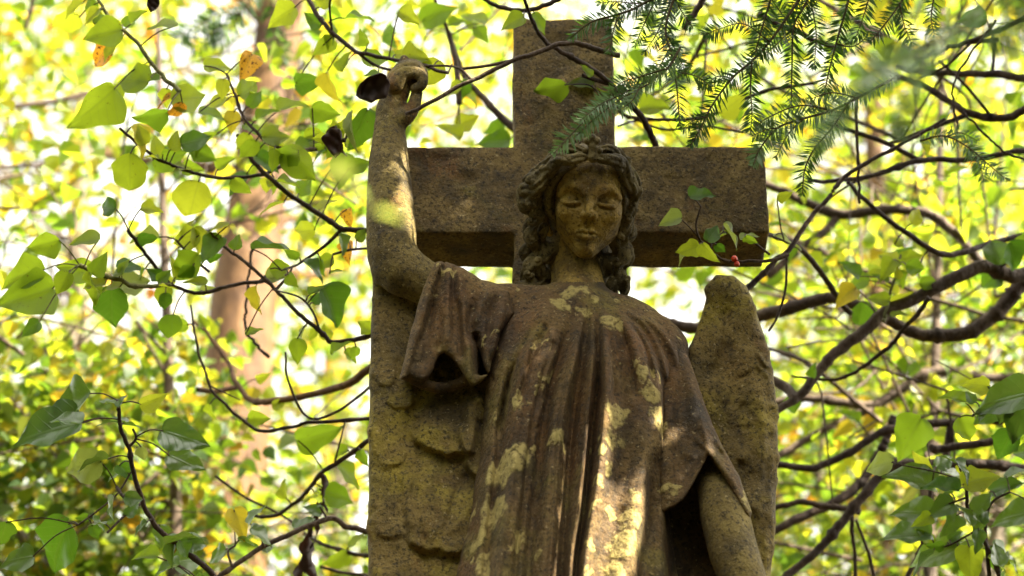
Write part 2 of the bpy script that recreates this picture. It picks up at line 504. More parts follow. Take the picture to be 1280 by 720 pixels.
def raised_arm_mesh():
    v = Vol(446, 660, 62, 430, cv(430) - 70, cv(62) + 70, 1.5)
    v.chain([T(640, 392, 4), T(590, 378, 2), T(545, 360, 0), T(503, 338, -4)], [30, 29, 28, 29], 10)
    v.chain([T(503, 338, -4), T(491, 316, -6), T(489, 285, -6), T(487, 245, -3), T(486, 205, 0), T(487, 165, 3), T(489, 138, 4)],
            [29, 31, 31.5, 29, 25, 20, 18], 12)
    v.chain([T(480, 340, 2), T(474, 326, 6)], [14, 10], 12)
    # hand, bent over at the wrist, fingers curled back towards the thumb
    v.chain([T(489, 138, 4), T(494, 116, 2), T(501, 98, 2)], [17.5, 17, 14], 7)
    v.ell(T(497, 107, 2), (14.5, 20, 24), 7)
    for j, (o, e) in enumerate(((-20, 0), (-7, 3), (6, 2), (18, 0))):
        y_ = -0.22 * o
        v.chain([T(494, 102 + y_, o), T(504, 89 - e + y_, o - 2), T(518, 86 - e + y_, o - 3), T(528, 94 + y_ * 0.8, o - 3), T(527, 104 + y_ * 0.5, o - 1), T(519, 109 + y_ * 0.4, o + 2)], [11, 9.2, 8.0, 7.2, 6.6, 6.0], 0.9)
    v.ell(T(512, 100, 6), (11, 9, 17), 2)
    v.chain([T(502, 92, 8), T(504, 82, 10), T(505, 74, 10)], [7, 5.6, 5.2], 3)
    v.chain([T(496, 150, -6), T(508, 145, -10), T(517, 132, -11), T(521, 116, -8)], [13, 11, 8.6, 7], 4)
    v.F -= 0.8 * np.repeat(fbm2(v.ax[0][:, None], v.ax[1][None, :], 24, 5)[:, :, None], len(v.ax[2]), 2)
    return v.mesh('raised_arm', BASE)

def lowered_arm_mesh():
    v = Vol(845, 1000, 570, 850, cv(850) - 110, cv(570) + 60, 2.0)
    v.chain([T(890, 592, 6), T(898, 616, -8), T(906, 645, -18), T(917, 690, -28), T(928, 722, -34), T(945, 770, -42), T(956, 800, -46)],
            [22, 27, 31, 31, 29.5, 24, 19], 10)
    v.ell(T(962, 818, -48), (17, 26, 12), 8)
    for o, dx in ((-6, -10), (-7, -3), (-7, 4), (-5, 11)):
        v.chain([T(962 + dx, 828, -48 + o * 0.4), T(965 + dx, 843, -50), T(965 + dx, 848, -47)], [5.4, 5, 4.6], 2)
    return v.mesh('lowered_arm', BASE)

def wing_mesh(which):
    if which == 'folded':                              # broad wing behind the raised arm
        P = [(466, 348), (476, 336), (520, 330), (560, 340), (640, 360), (668, 420), (660, 1000), (458, 1000), (460, 600), (463, 430)]
        v = Vol(446, 690, 318, 1010, cv(1010) - 20, cv(318) + 110, 2.0)
    else:
        P = [(850, 470), (864, 432), (876, 396), (885, 362), (897, 347), (918, 345), (934, 358), (946, 392), (957, 424), (967, 465),
             (971, 520), (972, 580), (969, 650), (963, 720), (950, 860), (930, 980), (908, 1000), (902, 720), (886, 610), (860, 520)]
        v = Vol(790, 986, 330, 1010, cv(1010) - 20, cv(330) + 110, 2.0)
    X = v.ax[0][:, None]; Y = v.ax[1][None, :]
    p2 = poly_sdf(X, Y, P)[:, :, None] + 9
    C = v.ax[2][None, None, :] - cv(v.ax[1])[None, :, None]
    d = smooth_max(p2, np.maximum(24 - C, C - 78), 12) - 9
    v.F[:] = d
    H = np.zeros((len(v.ax[0]), len(v.ax[1])), np.float32)
    WX, WY = fbm2(X, Y, 26, 81), fbm2(X, Y, 26, 87)
    def f(*a, **k):
        nonlocal H
        H = H + fold(X, Y, *a, **k)
    def lobe(cx, cy, rx, ry, amp):                     # the rounded end of a carved feather: steep lower rim, soft above
        nonlocal H
        Xw, Yw = X + 9 * WX, Y + 9 * WY
        q = np.sqrt(((Xw - cx) / rx) ** 2 + (np.maximum(Yw - cy, 0) / ry) ** 2)
        up = np.clip((Y - (cy - ry * 2.2)) / (ry * 2.0), 0, 1)
        H = H + amp * np.clip((1.0 - q) / 0.22, 0, 1) * up
    if which == 'folded':
        lobe(562, 545, 42, 34, 17); lobe(602, 560, 26, 40, 16); lobe(556, 655, 56, 46, 15); lobe(536, 470, 18, 16, 7)
        lobe(488, 560, 26, 28, 5); lobe(486, 650, 30, 30, 5); lobe(500, 500, 16, 14, 5); lobe(482, 470, 18, 18, 4); lobe(520, 800, 60, 60, 9)
        f([(528, 480), (522, 560), (520, 640), (530, 700), (540, 780)], -4, 5, 7)
        f([(575, 600), (566, 630), (556, 665)], -4, 4, 4, fade=(.2, .2)); f([(600, 590), (585, 640), (560, 668)], 3, 4, 6, fade=(.2, .2))
        f([(600, 500), (612, 540), (604, 580), (596, 600)], 6, 8, 6); f([(588, 510), (590, 550), (580, 590)], 5, 5, 4)
        f([(496, 420), (510, 450), (500, 480)], -3, 8, 8, fade=(.3, .3)); f([(484, 380), (510, 400), (520, 430)], 3, 10, 10, fade=(.3, .3))
    else:
        f([(912, 372), (908, 410), (900, 450), (886, 476)], -5, 7, 10, fade=(.2, .2))
        f([(930, 420), (936, 470), (934, 520)], 4, 14, 10, fade=(.3, .3))
        f([(940, 462), (930, 472), (916, 474)], -4, 4, 4, fade=(.2, .3)); f([(930, 500), (926, 512), (922, 520)], -3, 3, 4, fade=(.3, .3))
        for k, (x, y) in enumerate(((951, 447), (956, 455), (949, 460), (958, 468))):
            f([(x - 6, y - 8), (x, y), (x + 3, y + 5)], 3, 2.4, 2.4, fade=(.3, .3))
        lobe(934, 520, 30, 24, 2); lobe(948, 610, 22, 40, 3); lobe(938, 690, 30, 44, 3)
        f([(905, 440), (916, 500), (912, 560)], -3, 6, 8, fade=(.3, .3)); f([(950, 480), (955, 540), (950, 620)], 3, 8, 5, fade=(.3, .3)); f([(936, 540), (940, 580), (930, 620)], -3, 4, 6, fade=(.3, .3))
    H = H + 2.6 * fbm2(X, Y, 30, 17 if which == 'folded' else 23) + 1.1 * fbm2(X, Y, 11, 19, 2)
    v.F -= (1.0 if which == 'folded' else 1.7) * H[:, :, None] * np.clip(1.2 - (C - 24) / 24, 0, 1)
    # worn outline
    v.F -= (1.5 * fbm2(X, Y, 45, 41, 2))[:, :, None]
    return v.mesh('wing', BASE)

HC = 8.0                                               # depth of the head's centre
ROLL = R(5.0)
def HL(x, y, z):
    """head frame (right, up, towards the viewer) -> statue pixels"""
    return (737 + x * math.cos(ROLL) + y * math.sin(ROLL), 252 - (y * math.cos(ROLL) - x * math.sin(ROLL)), HC - z)

def head_mesh():
    v = Vol(664, 806, 176, 392, -92, 96, 1.0)
    e = lambda x, y, z, r, k=8, **kw: v.ell(HL(x, y, z), r, k, **kw)
    e(0, 8, -6, (45.5, 56, 58), 10)
    e(-1, -18, 12, (37, 43, 38), 12)
    e(0, 26, 16, (39, 30, 33), 12)
    e(-1, -56, 28, (13, 11.5, 14), 12)
    for s in (-1, 1):
        e(s * 24.5, -30, 2, (12, 17, 17), 12)
        e(s * 26, -14, 30, (14, 12, 15), 12)
        v.chain([HL(s * 27, -30, -4), HL(s * 16, -52, 12), HL(s * 4, -62, 27)], [8, 7.5, 7.5], 8)
    v.chain([HL(-8, -20, -26), (721, 325, 30), (721, 352, 16), (722, 372, 4), (722, 388, -8)], [33, 31, 32.5, 37, 44], 5)
    for s in (-1, 1):
        e(s * 22, 2, 54.5, (15.5, 11, 13.5), 8, carve=True)                      # eye sockets
        v.chain([HL(s * 6, 11, 50), HL(s * 16, 18.0, 48.5), HL(s * 28, 17, 42.5), HL(s * 38, 7, 33)], [3.0, 3.2, 3.0, 2.4], 8)
        e(s * 22, -1.5, 33, (13, 9.4, 11.5), 2.5)                           # ball under the lowered lid
        v.chain([HL(s * 11, -8.5, 42.5), HL(s * 20, -11, 45), HL(s * 30, -9.5, 42), HL(s * 35, -5, 37)], [1.8, 2.2, 2.0, 1.5], 2.5)
        v.chain([HL(s * 11, -2.0, 45), HL(s * 20, -3.2, 48.3), HL(s * 30, -3.4, 45.5), HL(s * 36, -1.5, 39)], [2.0, 2.6, 2.4, 1.5], 1.5)
        v.chain([HL(s * 12, -5.8, 46.5), HL(s * 21, -7.8, 49), HL(s * 31, -6.6, 45.5)], [1.8, 3.3, 2.0], 0.8, carve=True)
        v.chain([HL(s * 10, 5.5, 47), HL(s * 20, 9, 47), HL(s * 33, 6, 41)], [2.0, 2.6, 1.8], 3, carve=True)
    v.chain([HL(0, 15, 48), HL(0, 3, 51), HL(0.5, -11, 58.5)], [4.8, 4.0, 4.8], 4.5)
    e(0.6, -14.5, 58.5, (5.8, 5.8, 6.6), 2.5)
    for s in (-1, 1):
        e(s * 6.4 + 0.5, -16.8, 52.5, (4.6, 4.4, 6.0), 2.0)
        e(s * 3.9 + 0.5, -20.8, 57, (2.5, 2.3, 4.2), 0.8, carve=True)
    e(0, -28, 51.5, (2.2, 5, 2.6), 4, carve=True)
    v.chain([HL(-13, -39.4, 41.5), HL(-5, -36.2, 47.6), HL(0, -37.0, 48.4), HL(5, -36.2, 47.6), HL(13, -39.4, 41.5)], [1.4, 2.6, 2.4, 2.6, 1.4], 3)
    v.chain([HL(-9.5, -43.0, 42.5), HL(0, -44.4, 47.2), HL(9.5, -43.0, 42.5)], [2.0, 3.6, 2.0], 4)
    v.chain([HL(-14.5, -41.2, 42), HL(-6, -39.6, 50), HL(0, -40.2, 51.5), HL(6, -39.6, 50), HL(14.5, -41.2, 42)], [1.1, 1.5, 1.6, 1.5, 1.1], 1.0, carve=True)
    e(0, -50.5, 51, (9, 2.6, 3.2), 5, carve=True)
    v.chain([(688, 266, 16), (683, 273, 12), (683, 283, 10), (687, 291, 10)], [4, 5, 4.5, 4.5], 3)      # ear half covered by hair
    v.ell((688, 277, 4), (3.4, 5, 8), 1.5, carve=True)
    X = v.ax[0][:, None]; Y = v.ax[1][None, :]
    v.F -= (0.7 * fbm2(X, Y, 16, 51) + 0.4 * fbm2(X, Y, 5, 53, 2))[:, :, None]
    return v.mesh('head', BASE)

def hair_mesh():
    v = Vol(638, 812, 160, 396, -75, 108, 1.1)
    # cap of combed hair over the crown, strands running back from the parting
    v.ell((733, 238, 22), (62, 58, 66), 6)
    X = v.ax[0][:, None, None]; Y = v.ax[1][None, :, None]; C = v.ax[2][None, None, :]
    ang = np.arctan2(X - 740, -(C - 120))
    v.F += 1.2 * np.cos(ang * 46 + 3 * np.sin(Y / 9.0)) * (Y < 250)
    # keep the face free
    v.ell(HL(-2, -14, 40), (49, 58, 52), 5, carve=True)
    r = np.random.default_rng(5)
    def lock(pts, rad, wig=2.5, n=14, ridges=5, deep=2.6, ph=0.0, k=2.0):
        P = spline(pts, n); t = np.linspace(0, 1, n)
        P[:, 1] += wig * np.sin(t * 9 + ph); P[:, 2] += wig * np.cos(t * 9 + ph)
        rr = np.interp(t, np.linspace(0, 1, len(rad)), rad)
        v.chain([tuple(p) for p in P], list(rr), k, ridges=ridges, rdepth=deep, twist=0.16)
    # waved locks leaving the parting on either side of the forehead
    lock([(736, 194, -44), (724, 193, -47), (712, 200, -46), (700, 203, -42), (690, 212, -36), (680, 218, -28), (672, 230, -20), (660, 238, -8)], [5, 8, 7.5, 9.5, 9, 10, 10, 9], 4.2, 30, ph=0.4, k=1.2)
    lock([(735, 187, -36), (716, 188, -35), (699, 193, -30), (682, 204, -20), (670, 218, -10), (660, 230, 4)], [5, 7, 8, 9.5, 9.5, 8], 4.0, 26, ph=2.2, k=1.2)
    lock([(684, 214, -30), (676, 229, -25), (669, 242, -18), (661, 252, -10), (654, 251, 0), (650, 242, 6)], [6, 8, 9.5, 9.5, 8, 5], 3.2, 22, ph=1.0, k=1.2)
    lock([(675, 238, -18), (672, 253, -12), (669, 266, -4), (668, 282, 4)], [5, 6.5, 7.5, 7], 3.0, 16, ph=3, k=1.2)
    lock([(672, 222, -14), (660, 236, 2), (654, 252, 14), (664, 268, 20)], [7, 8, 8, 7], 3.0, 16, ph=1.7, k=1.2)
    lock([(746, 193, -45), (757, 196, -45), (767, 203, -42), (776, 207, -34), (784, 217, -24), (789, 228, -12), (795, 242, -2)], [5, 7.5, 8, 9, 9.5, 9, 7], 4.0, 28, ph=0.9, k=1.2)
    lock([(747, 187, -34), (763, 190, -30), (777, 200, -20), (787, 213, -8), (794, 228, 4), (797, 242, 10)], [5, 7, 8, 8.5, 8, 6], 3.6, 24, ph=2.6, k=1.2)
    lock([(780, 214, -28), (787, 228, -18), (792, 242, -8), (790, 256, 0), (785, 268, 4)], [6, 8, 8.5, 7.5, 6.5], 3.2, 20, ph=0.2, k=1.2)
    for cx, cy, cc, rr in ((656, 239, -6, 8.5), (667, 226, -22, 8), (691, 206, -40, 7), (712, 199, -50, 6.5), (677, 211, -24, 7.5), (662, 254, -14, 7.5),
                           (760, 199, -49, 6), (775, 207, -39, 6.8), (788, 224, -20, 7), (796, 240, -6, 6.5), (792, 255, 0, 6), (703, 191, -34, 6), (783, 203, -18, 6.5)):
        n = 12; q = r.uniform(0, 6); sg = r.choice([-1, 1])                    # a curl end rolled up like a shell
        rr *= 1.18; cc -= 2; P = [(cx + rr * 0.75 * (1 - t) * math.cos(q + sg * 7.5 * t), cy + rr * 0.75 * (1 - t) * math.sin(q + sg * 7.5 * t), cc - 4 * t) for t in np.linspace(0, 1, n)]
        v.chain(P, list(np.linspace(rr * 0.42, rr * 0.26, n)), 0.8, smooth=False)
    # loose curls hanging beside the neck
    def tress(pts, rad, ph, wig):
        n = 34; P = spline(pts, n); t = np.linspace(0, 1, n)
        P[:, 0] += wig * np.sin(t * 15 + ph); P[:, 2] += wig * np.cos(t * 11 + ph * 2)
        rr = np.interp(t, np.linspace(0, 1, len(rad)), rad) * (1 + 0.32 * np.sin(t * 21 + ph * 3))
        v.chain([tuple(p) for p in P], list(rr), 1.4, ridges=4, rdepth=2.0, twist=0.22)
    tress([(670, 266, -4), (667, 292, 6), (668, 318, 12), (663, 344, 12), (658, 364, 12)], [7, 8, 9, 9, 6], 0.5, 3.6)
    tress([(678, 284, 8), (680, 312, 16), (677, 340, 16), (672, 364, 10)], [6, 8, 8, 6], 2.1, 3.4)
    tress([(662, 276, 14), (660, 304, 22), (658, 330, 22), (656, 356, 18)], [6, 7, 7, 6], 3.6, 3.0)
    tress([(788, 262, 2), (783, 290, 10), (779, 318, 14), (776, 346, 14), (779, 378, 8)], [7, 7.5, 8, 8, 6], 1.2, 3.4)
    tress([(772, 284, 14), (768, 312, 20), (765, 340, 18), (768, 370, 10)], [6, 7.5, 8, 6], 3.0, 3.2)
    tress([(790, 272, 18), (785, 300, 24), (782, 330, 24), (778, 358, 18)], [5.5, 6.5, 6.5, 5], 5.0, 2.8)
    for cx, cy, cc, rr in ((664, 300, 0, 7), (672, 326, 2, 7), (660, 342, 2, 7.5), (778, 296, 2, 6), (771, 326, 6, 6.5), (782, 350, 4, 6), (664, 276, -8, 7), (786, 274, -4, 6)):
        q = r.uniform(0, 6); sg = r.choice([-1, 1])
        P = [(cx + rr * 0.8 * (1 - t) * math.cos(q + sg * 6.5 * t), cy + rr * 0.8 * (1 - t) * math.sin(q + sg * 6.5 * t), cc - 4 * t) for t in np.linspace(0, 1, 11)]
        v.chain(P, list(np.linspace(rr * 0.42, rr * 0.26, 11)), 0.8, smooth=False)
    v.chain([(652, 356, 10), (662, 362, 4), (680, 362, -2)], [7, 6.5, 4], 2, ridges=3, rdepth=1.4, twist=0.2)
    # the back of the hair, filling the gap to the neck
    v.chain([(722, 290, 52), (722, 345, 42)], [46, 40], 10)
    # bud of the diadem over the forehead
    v.chain([(741, 197, -46), (741, 186, -46), (740, 178, -44)], [7, 6, 6.5], 2)
    for x, y, q in ((734, 176, 4.6), (746, 176, 4.8), (740, 172, 5.2), (732, 188, 3.6), (750, 188, 3.6), (741, 183, 5)):
        v.ell((x, y, -47), (q, q, q), 1.5)
    nn = fbm2(v.ax[0][:, None], v.ax[1][None, :], 7, 61, 2)
    v.F -= (0.7 * nn)[:, :, None]
    return v.mesh('hair', BASE)

# ------------------------------------------------------------------ stone materials
def stone(name, ramp, rust=None, olive=None, pale=None, spots=(), scale=1.0, grime=0.5, bump=1.0, speck=1.0):
    """weathered stone: mottled ground colour, rust and algae stains, lichen rosettes, fine grain"""
    tint = lambda c: (c[0] * 1.07, c[1] * 0.95, c[2] * 0.52)
    ramp = [(p, tint(c)) for p, c in ramp]
    rust, olive, pale = [(tint(q[0]), q[1], q[2]) if q else None for q in (rust, olive, pale)]
    m = NT(name)
    co = m.n('ShaderNodeTexCoord').outputs['Object']
    a = m.noise(co, 9 * scale, 7, 0.62)
    col = m.ramp(a, ramp)
    if rust:
        f = m.step(m.noise(m.vmath('MULTIPLY', co, (1.0, 1.0, 0.55)), 7 * scale, 6, 0.6, 0.4), rust[1], rust[2])
        col = m.mix(f, col, m.mix(m.noise(co, 60, 3), tuple(x * 0.55 for x in rust[0]), tuple(x * 1.4 for x in rust[0])))
    if olive:
        f = m.step(m.noise(co, 5.5 * scale, 7, 0.66, 0.5), olive[1], olive[2])
        col = m.mix(f, col, m.mix(m.noise(co, 45, 4), tuple(x * 0.5 for x in olive[0]), tuple(x * 1.5 for x in olive[0])))
    # dark crust in soft-edged stains
    g = m.step(m.noise(m.vmath('MULTIPLY', co, (1.2, 1.2, 0.7)), 11 * scale, 8, 0.68, 0.3), 0.46, 0.66)
    col = m.mix(m.math('MULTIPLY', g, grime), col, (0.017, 0.014, 0.009))
    sp = m.step(m.noise(co, 135, 4, 0.7), 0.50, 0.64)
    col = m.mix(m.math('MULTIPLY', sp, 0.82 * speck), col, (0.020, 0.016, 0.010))
    sl = m.step(m.noise(co, 120, 4, 0.7), 0.60, 0.70)
    col = m.mix(m.math('MULTIPLY', sl, 0.75), col, (0.38, 0.30, 0.14))
    h = m.noise(co, 95, 6, 0.65)
    if pale or spots:
        warp = m.n('ShaderNodeTexNoise'); m.l(co, warp.inputs['Vector']); warp.inputs['Scale'].default_value = 22; warp.inputs['Detail'].default_value = 5
        wv = m.vmath('ADD', co, m.vmath('MULTIPLY', m.vmath('SUBTRACT', warp.outputs['Color'], (0.5, 0.5, 0.5)), (0.085, 0.085, 0.085)))
        tot = None
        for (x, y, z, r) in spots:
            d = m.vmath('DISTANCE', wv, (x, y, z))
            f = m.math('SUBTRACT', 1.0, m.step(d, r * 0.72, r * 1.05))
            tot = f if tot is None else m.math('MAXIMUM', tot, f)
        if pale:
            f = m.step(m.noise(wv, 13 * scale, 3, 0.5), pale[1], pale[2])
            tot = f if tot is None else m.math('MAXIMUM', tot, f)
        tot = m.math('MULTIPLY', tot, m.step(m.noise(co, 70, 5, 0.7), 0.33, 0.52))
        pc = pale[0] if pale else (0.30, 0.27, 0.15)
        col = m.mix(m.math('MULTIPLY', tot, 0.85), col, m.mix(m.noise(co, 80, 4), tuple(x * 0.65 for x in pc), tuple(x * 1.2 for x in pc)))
        h = m.math('ADD', h, m.math('MULTIPLY', tot, 0.35))
    b = m.n('ShaderNodeBsdfPrincipled')
    m.l(col, b.inputs['Base Color'])
    m.l(m.ramp(a, [(0.3, (0.72,) * 3), (0.7, (0.95,) * 3)]), b.inputs['Roughness'])
    b.inputs['Specular IOR Level'].default_value = 0.35
    n1 = m.bump(h, 0.75 * bump, 0.008)
    n2 = m.bump(m.noise(co, 28, 5, 0.6), 0.6 * bump, 0.014, n1)
    n3 = m.bump(m.noise(co, 260, 3, 0.6), 0.45 * bump, 0.003, n2)
    m.l(n3, b.inputs['Normal'])
    m.l(b.outputs[0], m.out.inputs[0])
    return m.m

def spot(px, py, c, r):
    p = wp(px, py, c) - BASE
    return (*p, r * UNIT)

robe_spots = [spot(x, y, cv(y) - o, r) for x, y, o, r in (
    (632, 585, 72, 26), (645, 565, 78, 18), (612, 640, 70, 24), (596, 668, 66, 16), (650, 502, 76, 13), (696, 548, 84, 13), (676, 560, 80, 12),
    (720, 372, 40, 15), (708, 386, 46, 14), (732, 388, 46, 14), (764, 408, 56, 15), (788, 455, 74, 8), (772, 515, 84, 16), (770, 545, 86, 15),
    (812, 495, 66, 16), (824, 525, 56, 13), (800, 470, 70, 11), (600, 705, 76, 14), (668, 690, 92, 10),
    (798, 610, 88, 17), (790, 645, 92, 20), (780, 680, 94, 19), (770, 712, 96, 17), (754, 560, 96, 9), (748, 600, 98, 9), (741, 640, 100, 10), (733, 680, 102, 10), (726, 716, 104, 10), (768, 590, 84, 12), (764, 640, 84, 10))]  # this row: pale stone, also painting the robe's sunlit strip and patch brighter
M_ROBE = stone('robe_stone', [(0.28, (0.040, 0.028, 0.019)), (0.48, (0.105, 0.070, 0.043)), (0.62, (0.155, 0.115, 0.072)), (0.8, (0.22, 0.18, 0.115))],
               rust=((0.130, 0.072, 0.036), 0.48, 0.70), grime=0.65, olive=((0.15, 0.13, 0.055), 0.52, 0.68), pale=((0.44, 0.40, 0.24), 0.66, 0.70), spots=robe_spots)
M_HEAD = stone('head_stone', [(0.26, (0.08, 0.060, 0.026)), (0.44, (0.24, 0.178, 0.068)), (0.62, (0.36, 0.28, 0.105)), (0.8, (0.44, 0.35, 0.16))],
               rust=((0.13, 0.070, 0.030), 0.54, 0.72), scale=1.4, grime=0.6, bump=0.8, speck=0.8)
M_HAIR = stone('hair_stone', [(0.3, (0.042, 0.036, 0.024)), (0.5, (0.105, 0.09, 0.058)), (0.7, (0.22, 0.195, 0.14))],
               olive=((0.10, 0.095, 0.035), 0.56, 0.7), scale=1.5, grime=0.5, bump=0.7)
M_ARM = stone('arm_stone', [(0.28, (0.050, 0.040, 0.022)), (0.46, (0.13, 0.105, 0.052)), (0.62, (0.22, 0.185, 0.095)), (0.8, (0.30, 0.26, 0.15))],
              rust=((0.17, 0.095, 0.035), 0.56, 0.72), olive=((0.19, 0.165, 0.060), 0.54, 0.7), scale=1.2, grime=0.5)
M_WING = stone('wing_stone', [(0.28, (0.045, 0.036, 0.018)), (0.46, (0.125, 0.098, 0.048)), (0.62, (0.185, 0.145, 0.074)), (0.8, (0.25, 0.20, 0.11))],
               rust=((0.15, 0.085, 0.038), 0.56, 0.74), olive=((0.24, 0.205, 0.055), 0.44, 0.60), scale=0.9, grime=0.5)
M_CROSS = stone('cross_stone', [(0.30, (0.040, 0.031, 0.020)), (0.46, (0.12, 0.090, 0.056)), (0.60, (0.21, 0.163, 0.100)), (0.78, (0.30, 0.255, 0.165))],
                rust=((0.155, 0.085, 0.040), 0.56, 0.74), olive=((0.13, 0.115, 0.045), 0.58, 0.74), scale=1.5, grime=0.45, bump=1.3)

# ------------------------------------------------------------------ cross, statue, pedestal
YF = float(wp(705, 250, cv(250) + 62)[1])              # front face of the cross
def box_sdf(X, Z, Y, x0, x1, z0, z1, y0, y1):
    qx = np.abs(X - (x0 + x1) / 2) - (x1 - x0) / 2; qz = np.abs(Z - (z0 + z1) / 2) - (z1 - z0) / 2; qy = np.abs(Y - (y0 + y1) / 2) - (y1 - y0) / 2
    return np.sqrt(np.maximum(qx, 0) ** 2 + np.maximum(qz, 0) ** 2 + np.maximum(qy, 0) ** 2) + np.minimum(np.maximum(np.maximum(qx, qz), qy), 0)

def cross_mesh():
    zt = float(at_y(705, 22, YF)[2]); zb0 = float(at_y(705, 291, YF)[2]); zb1 = float(at_y(705, 182, YF)[2])
    xu0 = float(at_y(641.5, 180, YF)[0]); xu1 = float(at_y(769.5, 180, YF)[0])
    xa0 = float(at_y(461, 236, YF)[0]); xa1 = float(at_y(959, 236, YF)[0])
    dep = 0.158
    h = 0.0065; pad = 0.03; z0 = 1.9
    ax = [np.arange(xa0 - pad, xa1 + pad, h), np.arange(z0 - pad, zt + pad, h), np.arange(YF - pad, YF + dep + pad, h)]
    X, Z, Y = ax[0][:, None, None], ax[1][None, :, None], ax[2][None, None, :]
    r = 0.007
    d = np.minimum(box_sdf(X, Z, Y, xu0 + r, xu1 - r, z0, zt - r, YF + r, YF + dep - r),
                   box_sdf(X, Z, Y, xa0 + r, xa1 - r, zb0 + r, zb1 - r, YF + r, YF + dep - r)) - r
    P = np.stack(np.broadcast_arrays(X, Z, Y), -1)
    d = d + 0.0022 * hash_noise(P * 14, 3) + 0.0016 * hash_noise(P * 38, 4) + 0.016 * np.clip(hash_noise(P * 20, 8) - 0.42, 0, 1) + 0.010 * np.clip(hash_noise(P * 45, 9) - 0.5, 0, 1)
    v = Vol(0, 1, 0, 1, 0, 1, 1.0)
    v.h = 1.0; v.F = d.astype(np.float32); v.ax = [np.array([0, 1], np.float32)] * 3
    global wp
    keep = wp
    wp = lambda a, b, c: np.stack([ax[0][0] + a * h, ax[2][0] + c * h, ax[1][0] + b * h], -1)
    me = v.mesh('cross', (0.0, YF + dep / 2, 1.98))
    wp = keep
    return me, dep

cross_me, CROSS_DEP = cross_mesh()
cross = link('stone_cross', cross_me, M_CROSS)
cross.location = (0, YF + CROSS_DEP / 2, 1.98)
tag(cross, 'large plain weathered stone cross standing behind the angel', 'cross')

angel = empty('angel_statue', BASE_T, 'weathered stone angel with raised arm and bowed curly head before the cross', 'statue')
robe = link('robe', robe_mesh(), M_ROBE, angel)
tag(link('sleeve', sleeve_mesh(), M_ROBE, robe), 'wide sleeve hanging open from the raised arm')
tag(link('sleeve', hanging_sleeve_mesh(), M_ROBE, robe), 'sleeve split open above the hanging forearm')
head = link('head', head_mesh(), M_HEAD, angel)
link('hair', hair_mesh(), M_HAIR, head)
tag(link('raised_arm', raised_arm_mesh(), M_ARM, angel), 'bare raised forearm with curled broken fingers')
tag(link('lowered_arm', lowered_arm_mesh(), M_ARM, angel), 'bare forearm hanging out of the open sleeve')
tag(link('wing', wing_mesh('folded'), M_WING, angel), 'broad wing with carved feathers behind the raised arm')
tag(link('wing', wing_mesh('upright'), M_WING, angel), 'narrow wing with a rounded tip behind the hanging sleeve')

def lower_robe():
    n, rows = 160, 26
    V = []
    top = wp(705, 990, cv(990)); 
    for j in range(rows):
        t = j / (rows - 1); z = top[2] + 0.03 - t * (top[2] + 0.03 - 1.98)
        for i in range(n):
            a = 2 * math.pi * i / n
            f = 0.012 * math.sin(a * 17 + 2 * math.sin(a * 3)) * (0.6 + t) + 0.008 * math.sin(a * 9 + 1)
            V.append(((0.265 + 0.02 * t + f) * math.cos(a) + top[0] - BASE[0], (0.185 + 0.03 * t + f) * math.sin(a) + top[1] - BASE[1], z - BASE[2]))
    Q = [(j * n + i, (j + 1) * n + i, (j + 1) * n + (i + 1) % n, j * n + (i + 1) % n) for j in range(rows - 1) for i in range(n)]
    return quick_mesh('hem', V, [q[::-1] for q in Q])
link('hem', lower_robe(), M_ROBE, robe)

def block(name, x0, x1, y0, y1, z0, z1, mat, parent=None, origin=(0, 0, 0), bev=0.012, sub=2):
    import bmesh
    bm = bmesh.new()
    bmesh.ops.create_cube(bm, size=1.0)
    for vv in bm.verts:
        vv.co = Vector(((x0 + x1) / 2 + vv.co.x * (x1 - x0), (y0 + y1) / 2 + vv.co.y * (y1 - y0), (z0 + z1) / 2 + vv.co.z * (z1 - z0))) - Vector(origin)
    bmesh.ops.bevel(bm, geom=bm.edges[:], offset=bev, segments=2, affect='EDGES')
    me = bpy.data.meshes.new(name); bm.to_mesh(me); bm.free()
    return link(name, me, mat, parent)

px0 = float(BASE[0]); py0 = float(BASE[1])
ped = empty('pedestal', (px0, py0 + 0.1, 0), 'tall stepped stone pedestal carrying the angel and the cross', 'pedestal')
for nm, hw, dy, z0, z1 in (('step', 0.85, 0.72, 0.0, 0.25), ('step', 0.68, 0.56, 0.25, 0.5), ('block', 0.52, 0.42, 0.5, 1.84), ('cap', 0.58, 0.48, 1.84, 1.978)):
    block(nm, px0 - hw, px0 + hw, py0 + 0.1 - dy, py0 + 0.1 + dy, z0, z1, M_CROSS, ped, (px0, py0 + 0.1, 0))

